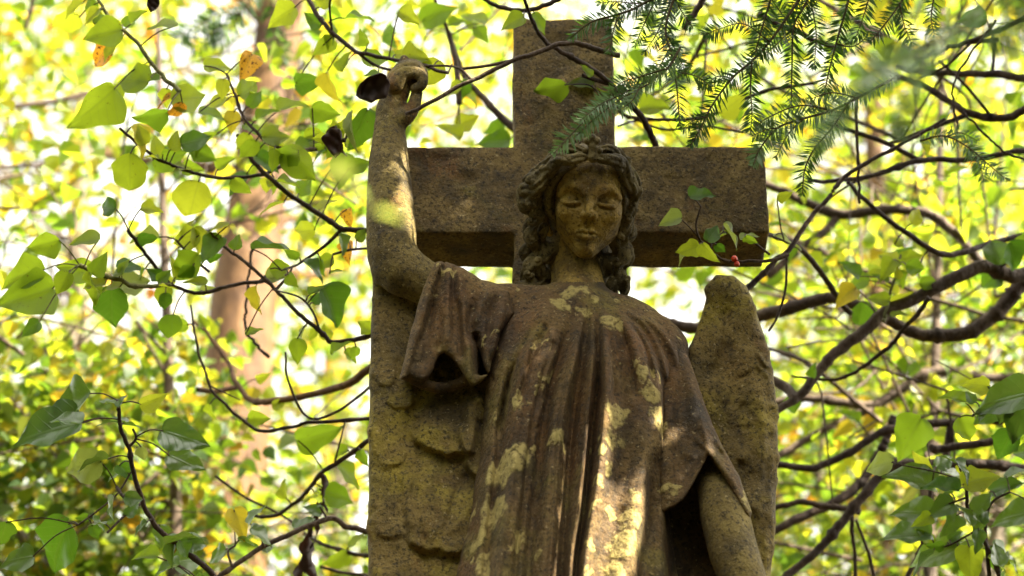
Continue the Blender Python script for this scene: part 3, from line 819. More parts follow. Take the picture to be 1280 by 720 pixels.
# ------------------------------------------------------------------ plant materials
def leaf_mat(name, cols, trans, rough=0.5, spec=0.4, tfac=0.5, per_island=False, vein=True, blotch=None, vf=0.3):
    m = NT(name)
    if per_island:
        rnd = m.n('ShaderNodeNewGeometry').outputs['Random Per Island']
    else:
        rnd = m.n('ShaderNodeObjectInfo').outputs['Random']
    n = len(cols)
    st = lambda L: [(i / max(1, n - 1), c) for i, c in enumerate(L)]
    dc = m.ramp(rnd, st(cols)); tc = m.ramp(rnd, st(trans))
    co = m.n('ShaderNodeTexCoord').outputs['Object']
    b = m.n('ShaderNodeBsdfPrincipled')
    if vein:
        sx = m.n('ShaderNodeSeparateXYZ'); m.l(co, sx.inputs[0])
        ax = m.math('ABSOLUTE', sx.outputs[0])
        rib = m.math('SUBTRACT', 1.0, m.step(ax, 0.008, 0.03))
        w = m.math('SINE', m.math('MULTIPLY', m.math('SUBTRACT', sx.outputs[1], m.math('MULTIPLY', ax, 0.75)), 38.0))
        side = m.step(w, 0.86, 0.99)
        v = m.math('MAXIMUM', rib, m.math('MULTIPLY', side, 0.6))
        dc = m.mix(m.math('MULTIPLY', v, vf), dc, (0.20, 0.24, 0.09))
        tc = m.mix(m.math('MULTIPLY', v, 0.22), tc, (0.12, 0.16, 0.02))
        tone = m.noise(co, 3.0, 4)
        dc = m.mix(m.math('MULTIPLY', m.step(tone, 0.4, 0.7), 0.5), dc, tuple(x * 0.45 for x in cols[0]))
        spt = m.step(m.noise(co, 11.0, 3, 0.6), 0.66, 0.70)
        dc = m.mix(m.math('MULTIPLY', spt, 0.7), dc, (0.09, 0.06, 0.02)); tc = m.mix(m.math('MULTIPLY', spt, 0.7), tc, (0.12, 0.07, 0.015))
        if blotch:
            k = m.step(m.noise(co, 9.0, 3), 0.56, 0.62)
            dc = m.mix(k, dc, blotch); tc = m.mix(k, tc, blotch)
        m.l(m.bump(v, 0.25, 0.02), b.inputs['Normal'])
    m.l(dc, b.inputs['Base Color'])
    b.inputs['Roughness'].default_value = rough
    b.inputs['Specular IOR Level'].default_value = spec
    t = m.n('ShaderNodeBsdfTranslucent'); m.l(tc, t.inputs[0])
    mx = m.n('ShaderNodeMixShader'); mx.inputs[0].default_value = tfac
    m.l(b.outputs[0], mx.inputs[1]); m.l(t.outputs[0], mx.inputs[2])
    m.l(mx.outputs[0], m.out.inputs[0])
    return m.m

G1, G2, G3 = (0.045, 0.095, 0.016), (0.075, 0.125, 0.020), (0.11, 0.15, 0.024)
T1_, T2_, T3_ = (0.24, 0.40, 0.016), (0.40, 0.52, 0.020), (0.56, 0.60, 0.028)
LM = {
    'g': leaf_mat('leaf_green', [G1, G2, G3], [T1_, T2_, T3_], tfac=0.58),
    'd': leaf_mat('leaf_dark_green', [(0.025, 0.06, 0.014), (0.04, 0.08, 0.016)], [(0.12, 0.28, 0.012), (0.20, 0.36, 0.016)], tfac=0.45),
    's': leaf_mat('leaf_glossy', [(0.045, 0.09, 0.028), (0.07, 0.12, 0.035)], [(0.14, 0.27, 0.02), (0.22, 0.35, 0.025)], vf=0.1, rough=0.30, spec=0.9, tfac=0.33),
    'p': leaf_mat('leaf_pale', [(0.12, 0.17, 0.05), (0.16, 0.20, 0.07)], [(0.34, 0.42, 0.06), (0.42, 0.48, 0.08)], rough=0.4, tfac=0.45),
    'y': leaf_mat('leaf_yellow', [(0.26, 0.24, 0.022), (0.32, 0.27, 0.03)], [(0.70, 0.60, 0.03), (0.75, 0.58, 0.03)]),
    'o': leaf_mat('leaf_orange', [(0.38, 0.17, 0.02), (0.42, 0.24, 0.025)], [(0.80, 0.36, 0.02), (0.85, 0.50, 0.03)], blotch=(0.10, 0.035, 0.01)),
    'b': leaf_mat('leaf_dead', [(0.045, 0.02, 0.012), (0.03, 0.018, 0.012)], [(0.07, 0.02, 0.01), (0.05, 0.02, 0.01)], tfac=0.25, vein=False),
}
M_MASS = {
    'yellow': leaf_mat('foliage_yellow_green', [(0.05, 0.10, 0.014), (0.07, 0.125, 0.016), (0.09, 0.145, 0.018), (0.11, 0.15, 0.02), (0.13, 0.155, 0.02), (0.20, 0.17, 0.02)],
                       [(0.13, 0.24, 0.012), (0.22, 0.34, 0.015), (0.32, 0.43, 0.018), (0.40, 0.48, 0.02), (0.52, 0.54, 0.025), (0.64, 0.45, 0.03)], per_island=True, vein=False),
    'green': leaf_mat('foliage_green', [(0.035, 0.075, 0.014), (0.055, 0.10, 0.018), (0.08, 0.125, 0.02), (0.11, 0.14, 0.022), (0.15, 0.12, 0.02)],
                      [(0.09, 0.17, 0.012), (0.15, 0.25, 0.015), (0.24, 0.33, 0.018), (0.36, 0.40, 0.02), (0.5, 0.28, 0.02)], per_island=True, vein=False),
    'evergreen': leaf_mat('foliage_evergreen', [(0.018, 0.038, 0.012), (0.028, 0.05, 0.014), (0.04, 0.065, 0.018)], [(0.04, 0.07, 0.01), (0.06, 0.10, 0.012), (0.09, 0.13, 0.015)], tfac=0.3, per_island=True, vein=False),
    'autumn': leaf_mat('foliage_autumn', [(0.20, 0.16, 0.02), (0.28, 0.20, 0.02), (0.32, 0.13, 0.02)],
                       [(0.75, 0.62, 0.03), (0.85, 0.55, 0.03), (0.80, 0.30, 0.03)], per_island=True, vein=False),
}

def bark(name, a, b, c, scale=1.0, bump=0.8):
    m = NT(name); co = m.n('ShaderNodeTexCoord').outputs['Object']
    st = m.vmath('MULTIPLY', co, (1.0, 1.0, 0.5))
    f = m.noise(st, 10 * scale, 7, 0.65, 0.6)
    col = m.ramp(f, [(0.3, a), (0.5, b), (0.72, c)])
    col = m.mix(m.math('MULTIPLY', m.step(m.noise(co, 70 * scale, 3), 0.55, 0.7), 0.6), col, tuple(x * 0.5 for x in a))
    b_ = m.n('ShaderNodeBsdfPrincipled'); m.l(col, b_.inputs['Base Color']); b_.inputs['Roughness'].default_value = 0.75
    b_.inputs['Specular IOR Level'].default_value = 0.3
    m.l(m.bump(m.noise(st, 40 * scale, 5), bump, 0.01), b_.inputs['Normal'])
    m.l(b_.outputs[0], m.out.inputs[0])
    return m.m
M_BARK = {
    'dark': bark('bark_dark_twig', (0.022, 0.014, 0.010), (0.048, 0.029, 0.019), (0.10, 0.064, 0.040), 2.0),
    'brown': bark('bark_brown_branch', (0.032, 0.021, 0.013), (0.075, 0.048, 0.030), (0.16, 0.115, 0.075), 1.8, 1.0),
    'green': bark('bark_green_stem', (0.07, 0.075, 0.02), (0.12, 0.12, 0.035), (0.17, 0.15, 0.05), 2.0),
    'beech': bark('bark_beech', (0.035, 0.015, 0.005), (0.10, 0.050, 0.018), (0.19, 0.105, 0.042), 0.9),
    'grey': bark('bark_grey', (0.09, 0.075, 0.055), (0.15, 0.12, 0.085), (0.24, 0.19, 0.14), 0.6),
    'yew': bark('bark_yew_twig', (0.05, 0.05, 0.02), (0.08, 0.07, 0.03), (0.13, 0.09, 0.045), 3.0),
}

# ------------------------------------------------------------------ shape helpers for plants
def tube_arrays(P, rad, sides=6):
    P = np.asarray(P, float); n = len(P); rad = np.broadcast_to(np.asarray(rad, float), (n,))
    tg = np.gradient(P, axis=0); tg /= np.linalg.norm(tg, axis=1)[:, None] + 1e-12
    ref = np.array([0.31, 0.17, 0.93]); ref = np.where(np.abs(tg @ ref)[:, None] > 0.95, np.array([1.0, 0, 0]), ref)
    u = np.cross(tg, ref); u /= np.linalg.norm(u, axis=1)[:, None] + 1e-12; v = np.cross(tg, u)
    a = np.arange(sides) / sides * 2 * np.pi
    V = P[:, None] + rad[:, None, None] * (np.cos(a)[None, :, None] * u[:, None] + np.sin(a)[None, :, None] * v[:, None])
    V = V.reshape(-1, 3)
    i = np.arange(n - 1)[:, None] * sides; j = np.arange(sides)[None]; k = (j + 1) % sides
    Q = np.stack([i + j, i + k, i + sides + k, i + sides + j], -1).reshape(-1, 4)
    return V, Q
class Bag:
    def __init__(s): s.V = []; s.Q = []; s.n = 0
    def add(s, V, Q):
        s.V.append(np.asarray(V)); s.Q.append(np.asarray(Q) + s.n); s.n += len(V)
    def tube(s, P, r, sides=6): s.add(*tube_arrays(P, r, sides))
    def mesh(s, name, origin=(0, 0, 0), smooth=True):
        return quick_mesh(name, np.vstack(s.V) - np.asarray(origin), np.vstack(s.Q), smooth)

AXR, AXU, AXB = np.array([1.0, 0, 0]), np.array([0, -SP, CP]), np.array([0, -CP, -SP])     # camera right, up, back

def leaf_template(kind, seed=0):
    """unit leaf along +y, base at the origin; heart shaped, folded along its rib and curled"""
    r = np.random.default_rng(seed)
    if kind == 'heart':
        ts = [0, 0.03, 0.09, 0.18, 0.30, 0.44, 0.58, 0.72, 0.85, 0.94, 1.0]
        ws = [0.04, 0.20, 0.31, 0.37, 0.375, 0.34, 0.275, 0.185, 0.095, 0.035, 0.004]
        back = [-0.05, -0.06, -0.03, 0.0, 0, 0, 0, 0, 0, 0, 0]
    elif kind == 'ivy':
        ts = [0, 0.04, 0.12, 0.22, 0.33, 0.45, 0.58, 0.72, 0.85, 0.94, 1.0]
        ws = [0.05, 0.22, 0.33, 0.385, 0.37, 0.325, 0.265, 0.185, 0.10, 0.04, 0.004]
        back = [-0.06, -0.08, -0.04, 0.02, 0, 0, 0, 0, 0, 0, 0]
    else:                                                # round
        ts = [0, 0.03, 0.10, 0.22, 0.36, 0.50, 0.64, 0.78, 0.89, 0.96, 1.0]
        ws = [0.05, 0.20, 0.34, 0.45, 0.49, 0.48, 0.42, 0.31, 0.18, 0.07, 0.004]
        back = [-0.03, -0.04, -0.02, 0, 0, 0, 0, 0, 0, 0, 0]
    cols = [-1, -0.62, -0.28, 0, 0.28, 0.62, 1]
    fold_, curl, wave = r.uniform(0.2, 0.62), r.uniform(0.08, 0.36), r.uniform(0.02, 0.06)
    ph = r.uniform(0, 6); bend = r.uniform(-0.12, 0.12)
    ws = [w * (1 + r.uniform(-0.09, 0.07)) for w in ws]; tn = np.linspace(0, 1, 19) ** 1.15
    cs = spline(np.stack([ts, ws, back], 1), 90)
    ws = np.maximum(0.003, np.interp(tn, cs[:, 0], cs[:, 1])); back = np.interp(tn, cs[:, 0], cs[:, 2]); ts = tn
    lop = r.uniform(-0.16, 0.16)
    V = []
    for t, w, bk in zip(ts, ws, back):
        for c in cols:
            x = c * w * (1 + 0.07 * math.sin(9 * t + c * 3 + ph)) * (1 + lop * (1 if c > 0 else -1)); y = t + bk * abs(c)
            z = fold_ * abs(x) - curl * t * t + wave * math.sin(11 * t + 4 * c + ph) * abs(c)
            V.append((x + bend * t * t, y, z))
    k = len(cols)
    Q = [(i * k + j, i * k + j + 1, (i + 1) * k + j + 1, (i + 1) * k + j) for i in range(len(ts) - 1) for j in range(k - 1)]
    return np.array(V), np.array(Q)

LEAF_MESH = {}
def leaf_mesh(kind, mat, var):
    key = (kind, mat, var)
    if key not in LEAF_MESH:
        V, Q = leaf_template(kind, var * 13 + len(kind))
        me = quick_mesh('leaf', V, Q); me.materials.append(LM[mat]); LEAF_MESH[key] = me
    return LEAF_MESH[key]

def branch(name, label, cat, pts, d, r, leaves=(), bark_='dark', group=None, kind='heart', extra=(), sides=7, wob=1.0, seed=0, fill=0.9):
    """a traced branch: pts in picture pixels, d depth in metres (one value, ends or per point), r radius in pixels.
    leaves: (x, y, length px, direction in degrees, material[, turn]); extra: side shoots (pts, r0, r1)"""
    rs = np.random.default_rng(abs(hash(label)) % 1000 if False else sum(map(ord, label)) + seed)
    pts = np.asarray(pts, float)
    dd = np.interp(np.linspace(0, 1, len(pts)), np.linspace(0, 1, len(np.atleast_1d(d))), np.atleast_1d(d))
    W = at_depth(pts[:, 0], pts[:, 1], dd)
    n = max(12, int(len(pts) * 7))
    P = spline(W, n)
    mpp = dd.mean() / FPX
    jit = rs.normal(0, 1, (n, 3)); jit = (jit + np.roll(jit, 1, 0) + np.roll(jit, -1, 0)) / 3
    P = P + jit * mpp * wob
    rad = np.interp(np.linspace(0, 1, n), np.linspace(0, 1, len(np.atleast_1d(r))), np.atleast_1d(r)) * mpp
    knots = 1 + 0.28 * np.clip(rs.normal(0, 1, n) - 0.9, 0, 2)
    bag = Bag(); bag.tube(P, rad * knots, sides)
    # closed ends
    for s in (0, -1):
        e = P[s]; q = P[s] + (P[s] - P[1 if s == 0 else -2]) * 0.25
        bag.tube([e, q], [rad[s], rad[s] * 0.2], sides)
    allp = [P]
    for ep, r0, r1 in extra:
        ep = np.asarray(ep, float)
        d0 = dd[int(np.argmin(((pts - ep[0]) ** 2).sum(1)))]
        E = spline(at_depth(ep[:, 0], ep[:, 1], np.linspace(d0, d0 + rs.uniform(-0.08, 0.08), len(ep))), max(8, 6 * len(ep)))
        bag.tube(E, np.linspace(r0, r1, len(E)) * mpp, 6); allp.append(E)
    AP = np.vstack(allp)
    AX = AP - CAM
    dep = AX @ np.array([0, CP, SP]); apx = 640 + FPX * AX[:, 0] / dep; apy = 360 - FPX * (AX @ AXU) / dep
    origin = P[0]
    root = empty(name, tuple(origin), label, cat, group)
    lv = []
    leaves = [(L[0], L[1], L[2] * (0.84 if L[2] < 60 else 0.92), *L[3:]) for L in leaves]
    if leaves and fill:
        main = [L[4] for L in leaves if L[4] in 'gdsp'] or ['g']
        for i in range(int(len(leaves) * fill)):
            k = int(rs.integers(2, len(AP) - 1)); a_ = rs.uniform(-180, 180); ln_ = rs.uniform(15, 32); g_ = rs.uniform(3, 14) + ln_ / 2
            leaves.append((apx[k] + g_ * math.cos(R(a_)), apy[k] - g_ * math.sin(R(a_)), ln_, a_ + rs.uniform(-25, 25), main[int(rs.integers(0, len(main)))]))
    for L in leaves:
        x, y, ln, ang, mat = L[:5]
        a = R(ang); bx, by = x - math.cos(a) * ln / 2, y + math.sin(a) * ln / 2
        i = int(np.argmin((apx - bx) ** 2 + (apy - by) ** 2))
        de = dep[i] + rs.uniform(-0.07, 0.07)
        base = at_depth(bx, by, de)
        tw = L[5] if len(L) > 5 else rs.uniform(-58, 58)
        pit = rs.uniform(-40, 22)
        y3 = math.cos(a) * AXR + math.sin(a) * AXU
        lift = rs.uniform(0.7, 1.3) if mat in 'sp' else rs.uniform(-0.1, 0.8)     # glossy leaves face the light above
        z3 = AXB + np.array([0, 0, lift]); z3 = z3 - 0.75 * (z3 @ y3) * y3; z3 /= np.linalg.norm(z3)
        x3 = np.cross(y3, z3); x3 /= np.linalg.norm(x3); y3 = np.cross(z3, x3)
        # turn about the rib, then tip the blade towards or away
        ct, st = math.cos(R(tw)), math.sin(R(tw)); x4, z4 = ct * x3 + st * z3, ct * z3 - st * x3
        cpn, spn = math.cos(R(pit)), math.sin(R(pit)); y5, z5 = cpn * y3 + spn * z4, cpn * z4 - spn * y3
        x5 = np.cross(y5, z5)
        s = ln * de / FPX / max(0.6, cpn)
        me = leaf_mesh(L[6] if len(L) > 6 else kind, mat, int(rs.integers(0, 8)))
        o = link('leaf', me, None, root)
        w_ = s * rs.uniform(0.9, 1.08)
        Mx = Matrix(((x5[0] * w_, y5[0] * s, z5[0] * s, base[0] - origin[0]), (x5[1] * w_, y5[1] * s, z5[1] * s, base[1] - origin[1]),
                     (x5[2] * w_, y5[2] * s, z5[2] * s, base[2] - origin[2]), (0, 0, 0, 1)))
        o.matrix_local = Mx
        # leaf stalk
        A = AP[i]; mid = (A + base) / 2 + AXU * 0.08 * np.linalg.norm(A - base)
        if np.linalg.norm(A - base) > 0.004:
            bag.tube(spline([A, mid, base], 7), 0.9 * mpp, 5)
    link('stem', bag.mesh('stem', origin), M_BARK[bark_], root)
    return root

def cloud(name, C, size, mat, parent=None, origin=(0, 0, 0), up=0.5, seed=0, big=True):
    """many small folded leaves as one mesh"""
    r = np.random.default_rng(seed); n = len(C)
    size = np.broadcast_to(np.asarray(size, float), (n,)) * r.uniform(0.65, 1.25, n)
    nz = r.normal(0, 1, (n, 3)); nz[:, 2] = np.abs(nz[:, 2]) + up; nz /= np.linalg.norm(nz, axis=1)[:, None]
    t = r.normal(0, 1, (n, 3)); t[:, 2] -= 0.6; t -= (t * nz).sum(1)[:, None] * nz; t /= np.linalg.norm(t, axis=1)[:, None]
    b = np.cross(nz, t)
    f = r.uniform(0.05, 0.22, n); c = r.uniform(0.0, 0.22, n)
    if big:
        tpl = [(0, 0, 0, 0), (-0.36, 0.14, 1, 0), (0, 0.30, 0, 0.1), (0.36, 0.14, 1, 0), (-0.36, 0.46, 1, 0.25), (0, 0.62, 0, 0.4), (0.36, 0.46, 1, 0.25), (0, 1.0, 0, 1.0)]
        tris = [(0, 2, 1), (0, 3, 2), (1, 2, 4), (2, 5, 4), (2, 6, 5), (3, 6, 2), (4, 5, 7), (5, 6, 7)]
    else:
        tpl = [(0, 0, 0, 0), (-0.40, 0.42, 1, 0.2), (0.40, 0.42, 1, 0.2), (0, 1.0, 0, 1.0)]
        tris = [(0, 2, 1), (1, 2, 3)]
    V = np.stack([C + size[:, None] * (x * b + (y - 0.5) * t + (fo * f - cu * c)[:, None] * nz) for x, y, fo, cu in tpl], 1).reshape(-1, 3)
    k = len(tpl)
    Q = (np.arange(n)[:, None, None] * k + np.array(tris)[None]).reshape(-1, 3)
    return link(name, quick_mesh(name, V - np.asarray(origin), Q, False), mat, parent)

def clumps(r, centers, per, spread):
    """leaf centres gathered in loose clumps"""
    out = []
    for c in centers:
        k = max(3, int(r.normal(per, per * 0.3)))
        q = r.normal(0, 1, (k, 3)); q /= np.linalg.norm(q, axis=1)[:, None]
        out.append(c + q * (r.uniform(0, 1, (k, 1)) ** 0.5) * spread * r.uniform(0.6, 1.3) * np.array([1.25, 1.0, 0.75]))
    return np.vstack(out)

# ------------------------------------------------------------------ ground
def ground():
    m = NT('woodland_floor'); co = m.n('ShaderNodeTexCoord').outputs['Object']
    col = m.ramp(m.noise(co, 3.0, 8, 0.7), [(0.3, (0.03, 0.022, 0.012)), (0.5, (0.075, 0.05, 0.025)), (0.62, (0.06, 0.08, 0.02)), (0.8, (0.14, 0.085, 0.03))])
    b = m.n('ShaderNodeBsdfPrincipled'); m.l(col, b.inputs['Base Color']); b.inputs['Roughness'].default_value = 0.95
    m.l(m.bump(m.noise(co, 30, 6), 0.8, 0.05), b.inputs['Normal']); m.l(b.outputs[0], m.out.inputs[0])
    N = 60; g = np.linspace(-1, 1, N); g = np.sign(g) * np.abs(g) ** 2 * 120
    X, Y = np.meshgrid(g, g + 5, indexing='ij')
    Z = 0.05 * hash_noise(np.stack([X * 0.4, Y * 0.4, X * 0], -1), 2) * (np.hypot(X, Y - 4) > 2.5) - 0.02
    i = np.arange(N - 1)[:, None] * N + np.arange(N - 1)[None]
    Q = np.stack([i, i + N, i + N + 1, i + 1], -1).reshape(-1, 4)
    tag(link('ground', quick_mesh('ground', np.stack([X, Y, Z], -1).reshape(-1, 3), Q), m.m), 'leaf strewn woodland ground', None, None, 'structure')
ground()

# ------------------------------------------------------------------ trees behind
def limb_path(a, b, r, sag=0.2, n=10):
    a = np.asarray(a, float); b = np.asarray(b, float); m = (a + b) / 2 + r.normal(0, 0.12, 3) * np.linalg.norm(b - a) + np.array([0, 0, sag * 0.3])
    return spline([a, m, b], n)

def tree(label, trunk, rad, barkm, centers, per, spread, leaf, mats, seed, limbs=9, twigs=0, group='trees behind the angel', up=0.5, name='tree', carve=None, big=True):
    """trunk: world points from the ground up; centers: clump centres of the crown"""
    r = np.random.default_rng(seed)
    trunk = np.asarray(trunk, float)
    root = empty(name, tuple(trunk[0]), label, 'tree', group)
    P = spline(trunk, 40)
    rr = np.interp(np.linspace(0, 1, 40), np.linspace(0, 1, len(rad)), rad)
    bag = Bag(); V, Q = tube_arrays(P, rr, 20)
    nn = hash_noise(V * 3.0, seed) * 0.05 + hash_noise(V * 11.0, seed + 1) * 0.02
    cen = np.repeat(P, 20, 0); V = cen + (V - cen) * (1 + nn[:, None]); bag.add(V, Q)
    sel = r.choice(len(centers), min(limbs, len(centers)), replace=False)
    for i in sel:
        c = centers[i]; k = int(np.argmin(np.abs(P[:, 2] - (c[2] - 0.6 * np.linalg.norm(c[:2] - P[20, :2])))))
        L = limb_path(P[k], c, r); bag.tube(L, np.linspace(min(max(0.012, rr[k] * 0.28), rr[k] * 0.4), min(0.006, rr[k] * 0.15), len(L)), 7)
        for _ in range(2):
            j = int(r.integers(3, len(L) - 1)); e = L[j] + r.normal(0, 0.28, 3)
            bag.tube(limb_path(L[j], e, r, 0, 6), np.linspace(min(0.009, rr[k] * 0.3), 0.002, 6), 5)
    for i in range(twigs):                               # fine twigs through the crown
        c = centers[int(r.integers(0, len(centers)))]; e = c + r.normal(0, 1, 3) * np.array([0.7, 0.4, 0.45])
        L = spline([c, (c + e) / 2 + r.normal(0, 0.12, 3), e + r.normal(0, 0.08, 3)], 9); w = r.uniform(0.0035, 0.009)
        bag.tube(L, np.linspace(w, w * 0.4, 9), 5)
        for _ in range(2):
            j = int(r.integers(2, 8)); bag.tube(spline([L[j], L[j] + r.normal(0, 0.13, 3), L[j] + r.normal(0, 0.26, 3)], 6), np.linspace(w * 0.6, w * 0.25, 6), 5)
    link('trunk', bag.mesh('trunk', trunk[0]), barkm, root)
    C = clumps(r, centers, per, spread)
    if carve is not None: C = C[carve(C)]
    m = r.uniform(0, 1, len(C)); lo = 0.0
    for j, (mat, share) in enumerate(mats):
        s = (m >= lo) & (m < lo + share); lo += share
        if s.sum():
            o = cloud('crown', C[s], leaf, M_MASS[mat], root, trunk[0], up, seed + 7 * j + 1, big)
            o['kind'] = 'stuff'
    return root

def region(r, n, px, py, d):
    return at_depth(r.uniform(*px, n), r.uniform(*py, n), r.uniform(*d, n))

def trunk_line(pts, Y, below):
    W = np.array([at_y(x, y, Y) for x, y in pts])[::-1]                  # lowest first
    g = W[0].copy(); g[0] += below; g[2] = -0.05
    return np.vstack([g, (g + W[0]) / 2 + np.array([below * -0.1, 0, 0]), W])

r0 = np.random.default_rng(21)
# beech whose pale trunk shows left of the raised arm
cen = np.vstack([region(r0, 26, (-60, 470), (-260, 60), (8.5, 10.5)), region(r0, 26, (150, 500), (60, 400), (9.5, 11.5)), region(r0, 12, (330, 520), (380, 700), (9.0, 11.0))])
tree('pale smooth beech trunk with yellowing leaves, seen between twigs left of the raised arm',
     trunk_line([(372, -160), (350, 20), (330, 180), (318, 280), (304, 380), (294, 500), (281, 640), (272, 740)], 7.6, 0.05),
     [0.22, 0.19, 0.172, 0.152, 0.140, 0.130, 0.122, 0.110, 0.10, 0.08], M_BARK['beech'], cen, 46, 0.36, 0.070, [('yellow', 0.9), ('autumn', 0.1)], 31, limbs=12, twigs=18)
# grey trunk at the far left
cen = np.vstack([region(r0, 48, (-200, 240), (-200, 480), (10.5, 14.0)), region(r0, 16, (-150, 120), (20, 160), (9.5, 10.5))])
tree('slim grey trunk far behind the heart-shaped leaves at the left edge',
     trunk_line([(112, -200), (106, 60), (100, 300), (96, 420), (92, 560), (88, 740)], 10.2, 0.0),
     [0.12, 0.10, 0.085, 0.075, 0.07, 0.065, 0.055, 0.04], M_BARK['grey'], cen, 46, 0.42, 0.072, [('yellow', 0.86), ('autumn', 0.14)], 37, limbs=10, twigs=14)
# slender pinkish trunk behind the right-hand branches
cen = np.vstack([region(r0, 120, (880, 1420), (-160, 320), (8.2, 12.5)), region(r0, 120, (860, 1420), (300, 780), (8.0, 12.5))])
tree('slender pinkish brown trunk behind the crossing branches right of the upright wing',
     trunk_line([(1084, -150), (1090, 80), (1096, 300), (1100, 440), (1104, 560), (1110, 740)], 8.6, 0.05),
     [0.09, 0.075, 0.06, 0.055, 0.05, 0.048, 0.04, 0.035], M_BARK['beech'], cen, 50, 0.42, 0.072, [('yellow', 0.95), ('autumn', 0.05)], 41, limbs=16, twigs=55)
# wide far trees
cen = region(r0, 190, (560, 1500), (-250, 900), (13.0, 17.0))
tree('tall yellow-green tree filling the far background right of the cross',
     trunk_line([(1330, -200), (1326, 200), (1322, 500), (1318, 760)], 13.5, 0.0), [0.2, 0.17, 0.14, 0.12, 0.1, 0.08], M_BARK['grey'], cen, 80, 0.62, 0.085,
     [('yellow', 0.92), ('autumn', 0.08)], 43, limbs=14)
cen = np.vstack([region(r0, 34, (330, 760), (-250, 720), (12.0, 16.0)), region(r0, 48, (-220, 420), (330, 900), (12.5, 16.0))])
tree('tall thinly leaved tree far behind the beech trunk, sky showing through',
     trunk_line([(428, -220), (424, 100), (420, 420), (418, 760)], 12.8, 0.0), [0.15, 0.12, 0.10, 0.085, 0.07, 0.05], M_BARK['grey'], cen, 64, 0.55, 0.085,
     [('yellow', 0.86), ('autumn', 0.14)], 47, limbs=12)
# dense evergreen mass of ivy and shrubs low on the left, and low on the right
cen = np.vstack([region(r0, 120, (-160, 250), (470, 820), (6.0, 8.6)), region(r0, 16, (220, 460), (600, 820), (7.2, 8.6))])
tree('dense dark green ivy-clad shrub filling the lower left behind the upright stem',
     trunk_line([(70, 560), (66, 660), (60, 780)], 6.4, 0.0), [0.05, 0.045, 0.04, 0.03, 0.02], M_BARK['grey'], cen, 52, 0.28, 0.056, [('green', 0.9), ('yellow', 0.1)], 53,
     limbs=14, twigs=24, name='shrub', group='shrubs below the trees')
cen = np.vstack([region(r0, 44, (980, 1420), (520, 860), (6.8, 8.4)), region(r0, 14, (1150, 1420), (360, 560), (6.8, 8.0))])
tree('dense green shrub low behind the dark branches at the right edge',
     trunk_line([(1250, 600), (1246, 690), (1240, 790)], 6.6, 0.0), [0.05, 0.045, 0.04, 0.03, 0.02], M_BARK['grey'], cen, 46, 0.28, 0.056, [('green', 0.8), ('yellow', 0.2)], 59,
     limbs=10, twigs=24, name='shrub', group='shrubs below the trees')

# ------------------------------------------------------------------ the tree whose crown shades the angel; gaps in it let spots of sun through
SPOTS = [(497, 206, -22, 0.015), (498, 216, -22, 0.014), (500, 256, -28, 0.019), (508, 290, -24, 0.010), (759, 520, -92, 0.006), (755, 555, -96, 0.010), (749, 590, -98, 0.014), (744, 620, -100, 0.014),
         (738, 650, -102, 0.016), (731, 685, -104, 0.016), (726, 715, -106, 0.016), (803, 590, -86, 0.012), (799, 600, -88, 0.024), (797, 622, -88, 0.032), (792, 645, -92, 0.038), (784, 670, -94, 0.036), (776, 692, -96, 0.030), (770, 714, -98, 0.026),
         (824, 520, -60, 0.007), (876, 515, -44, 0.010), (886, 556, -50, 0.011), (930, 640, -40, 0.008), (956, 240, 100, 0.022), (956, 270, 100, 0.022), (952, 458, 24, 0.014),
         (506, 110, -18, 0.012), (884, 470, 20, 0.010), (930, 560, 22, 0.012), (700, 192, 0, 0.010)]
SP_W = np.array([wp(x, y, cv(y) + o) for x, y, o, q in SPOTS]); SP_R = np.array([q for *_, q in SPOTS])
def keep_leaf(C):
    ok = np.ones(len(C), bool)
    for p, q in zip(SP_W, SP_R):
        v = C - p; t = v @ SUN
        d = np.linalg.norm(v - t[:, None] * SUN, axis=1)
        ok &= d > q + 0.017
    return ok
mid = wp(705, 400, 0)
cc = mid + SUN * 3.3
rr_ = np.random.default_rng(77)
a1 = np.cross(SUN, (0, 0, 1.0)); a1 /= np.linalg.norm(a1); a2 = np.cross(SUN, a1)
q = rr_.uniform(-1, 1, (1000, 3))
cen = cc + q[:, :1] * 1.35 * a1 + q[:, 1:2] * 1.35 * a2 + q[:, 2:] * 0.75 * SUN
tb = np.array([cc[0] + 1.6, cc[1] - 0.6, 0.0])
tree('dark evergreen overhanging from the right whose crown shades the angel', [tb, tb + (0.05, 0, 2), tb + (-0.1, 0.1, 4), tb + (-0.6, 0.3, 6), tb + (-1.2, 0.5, 7)],
     [0.2, 0.16, 0.13, 0.08, 0.03], M_BARK['grey'], cen, 64, 0.34, 0.062, [('evergreen', 1.0)], 79, limbs=16, group='trees over the grave', carve=keep_leaf, big=False)

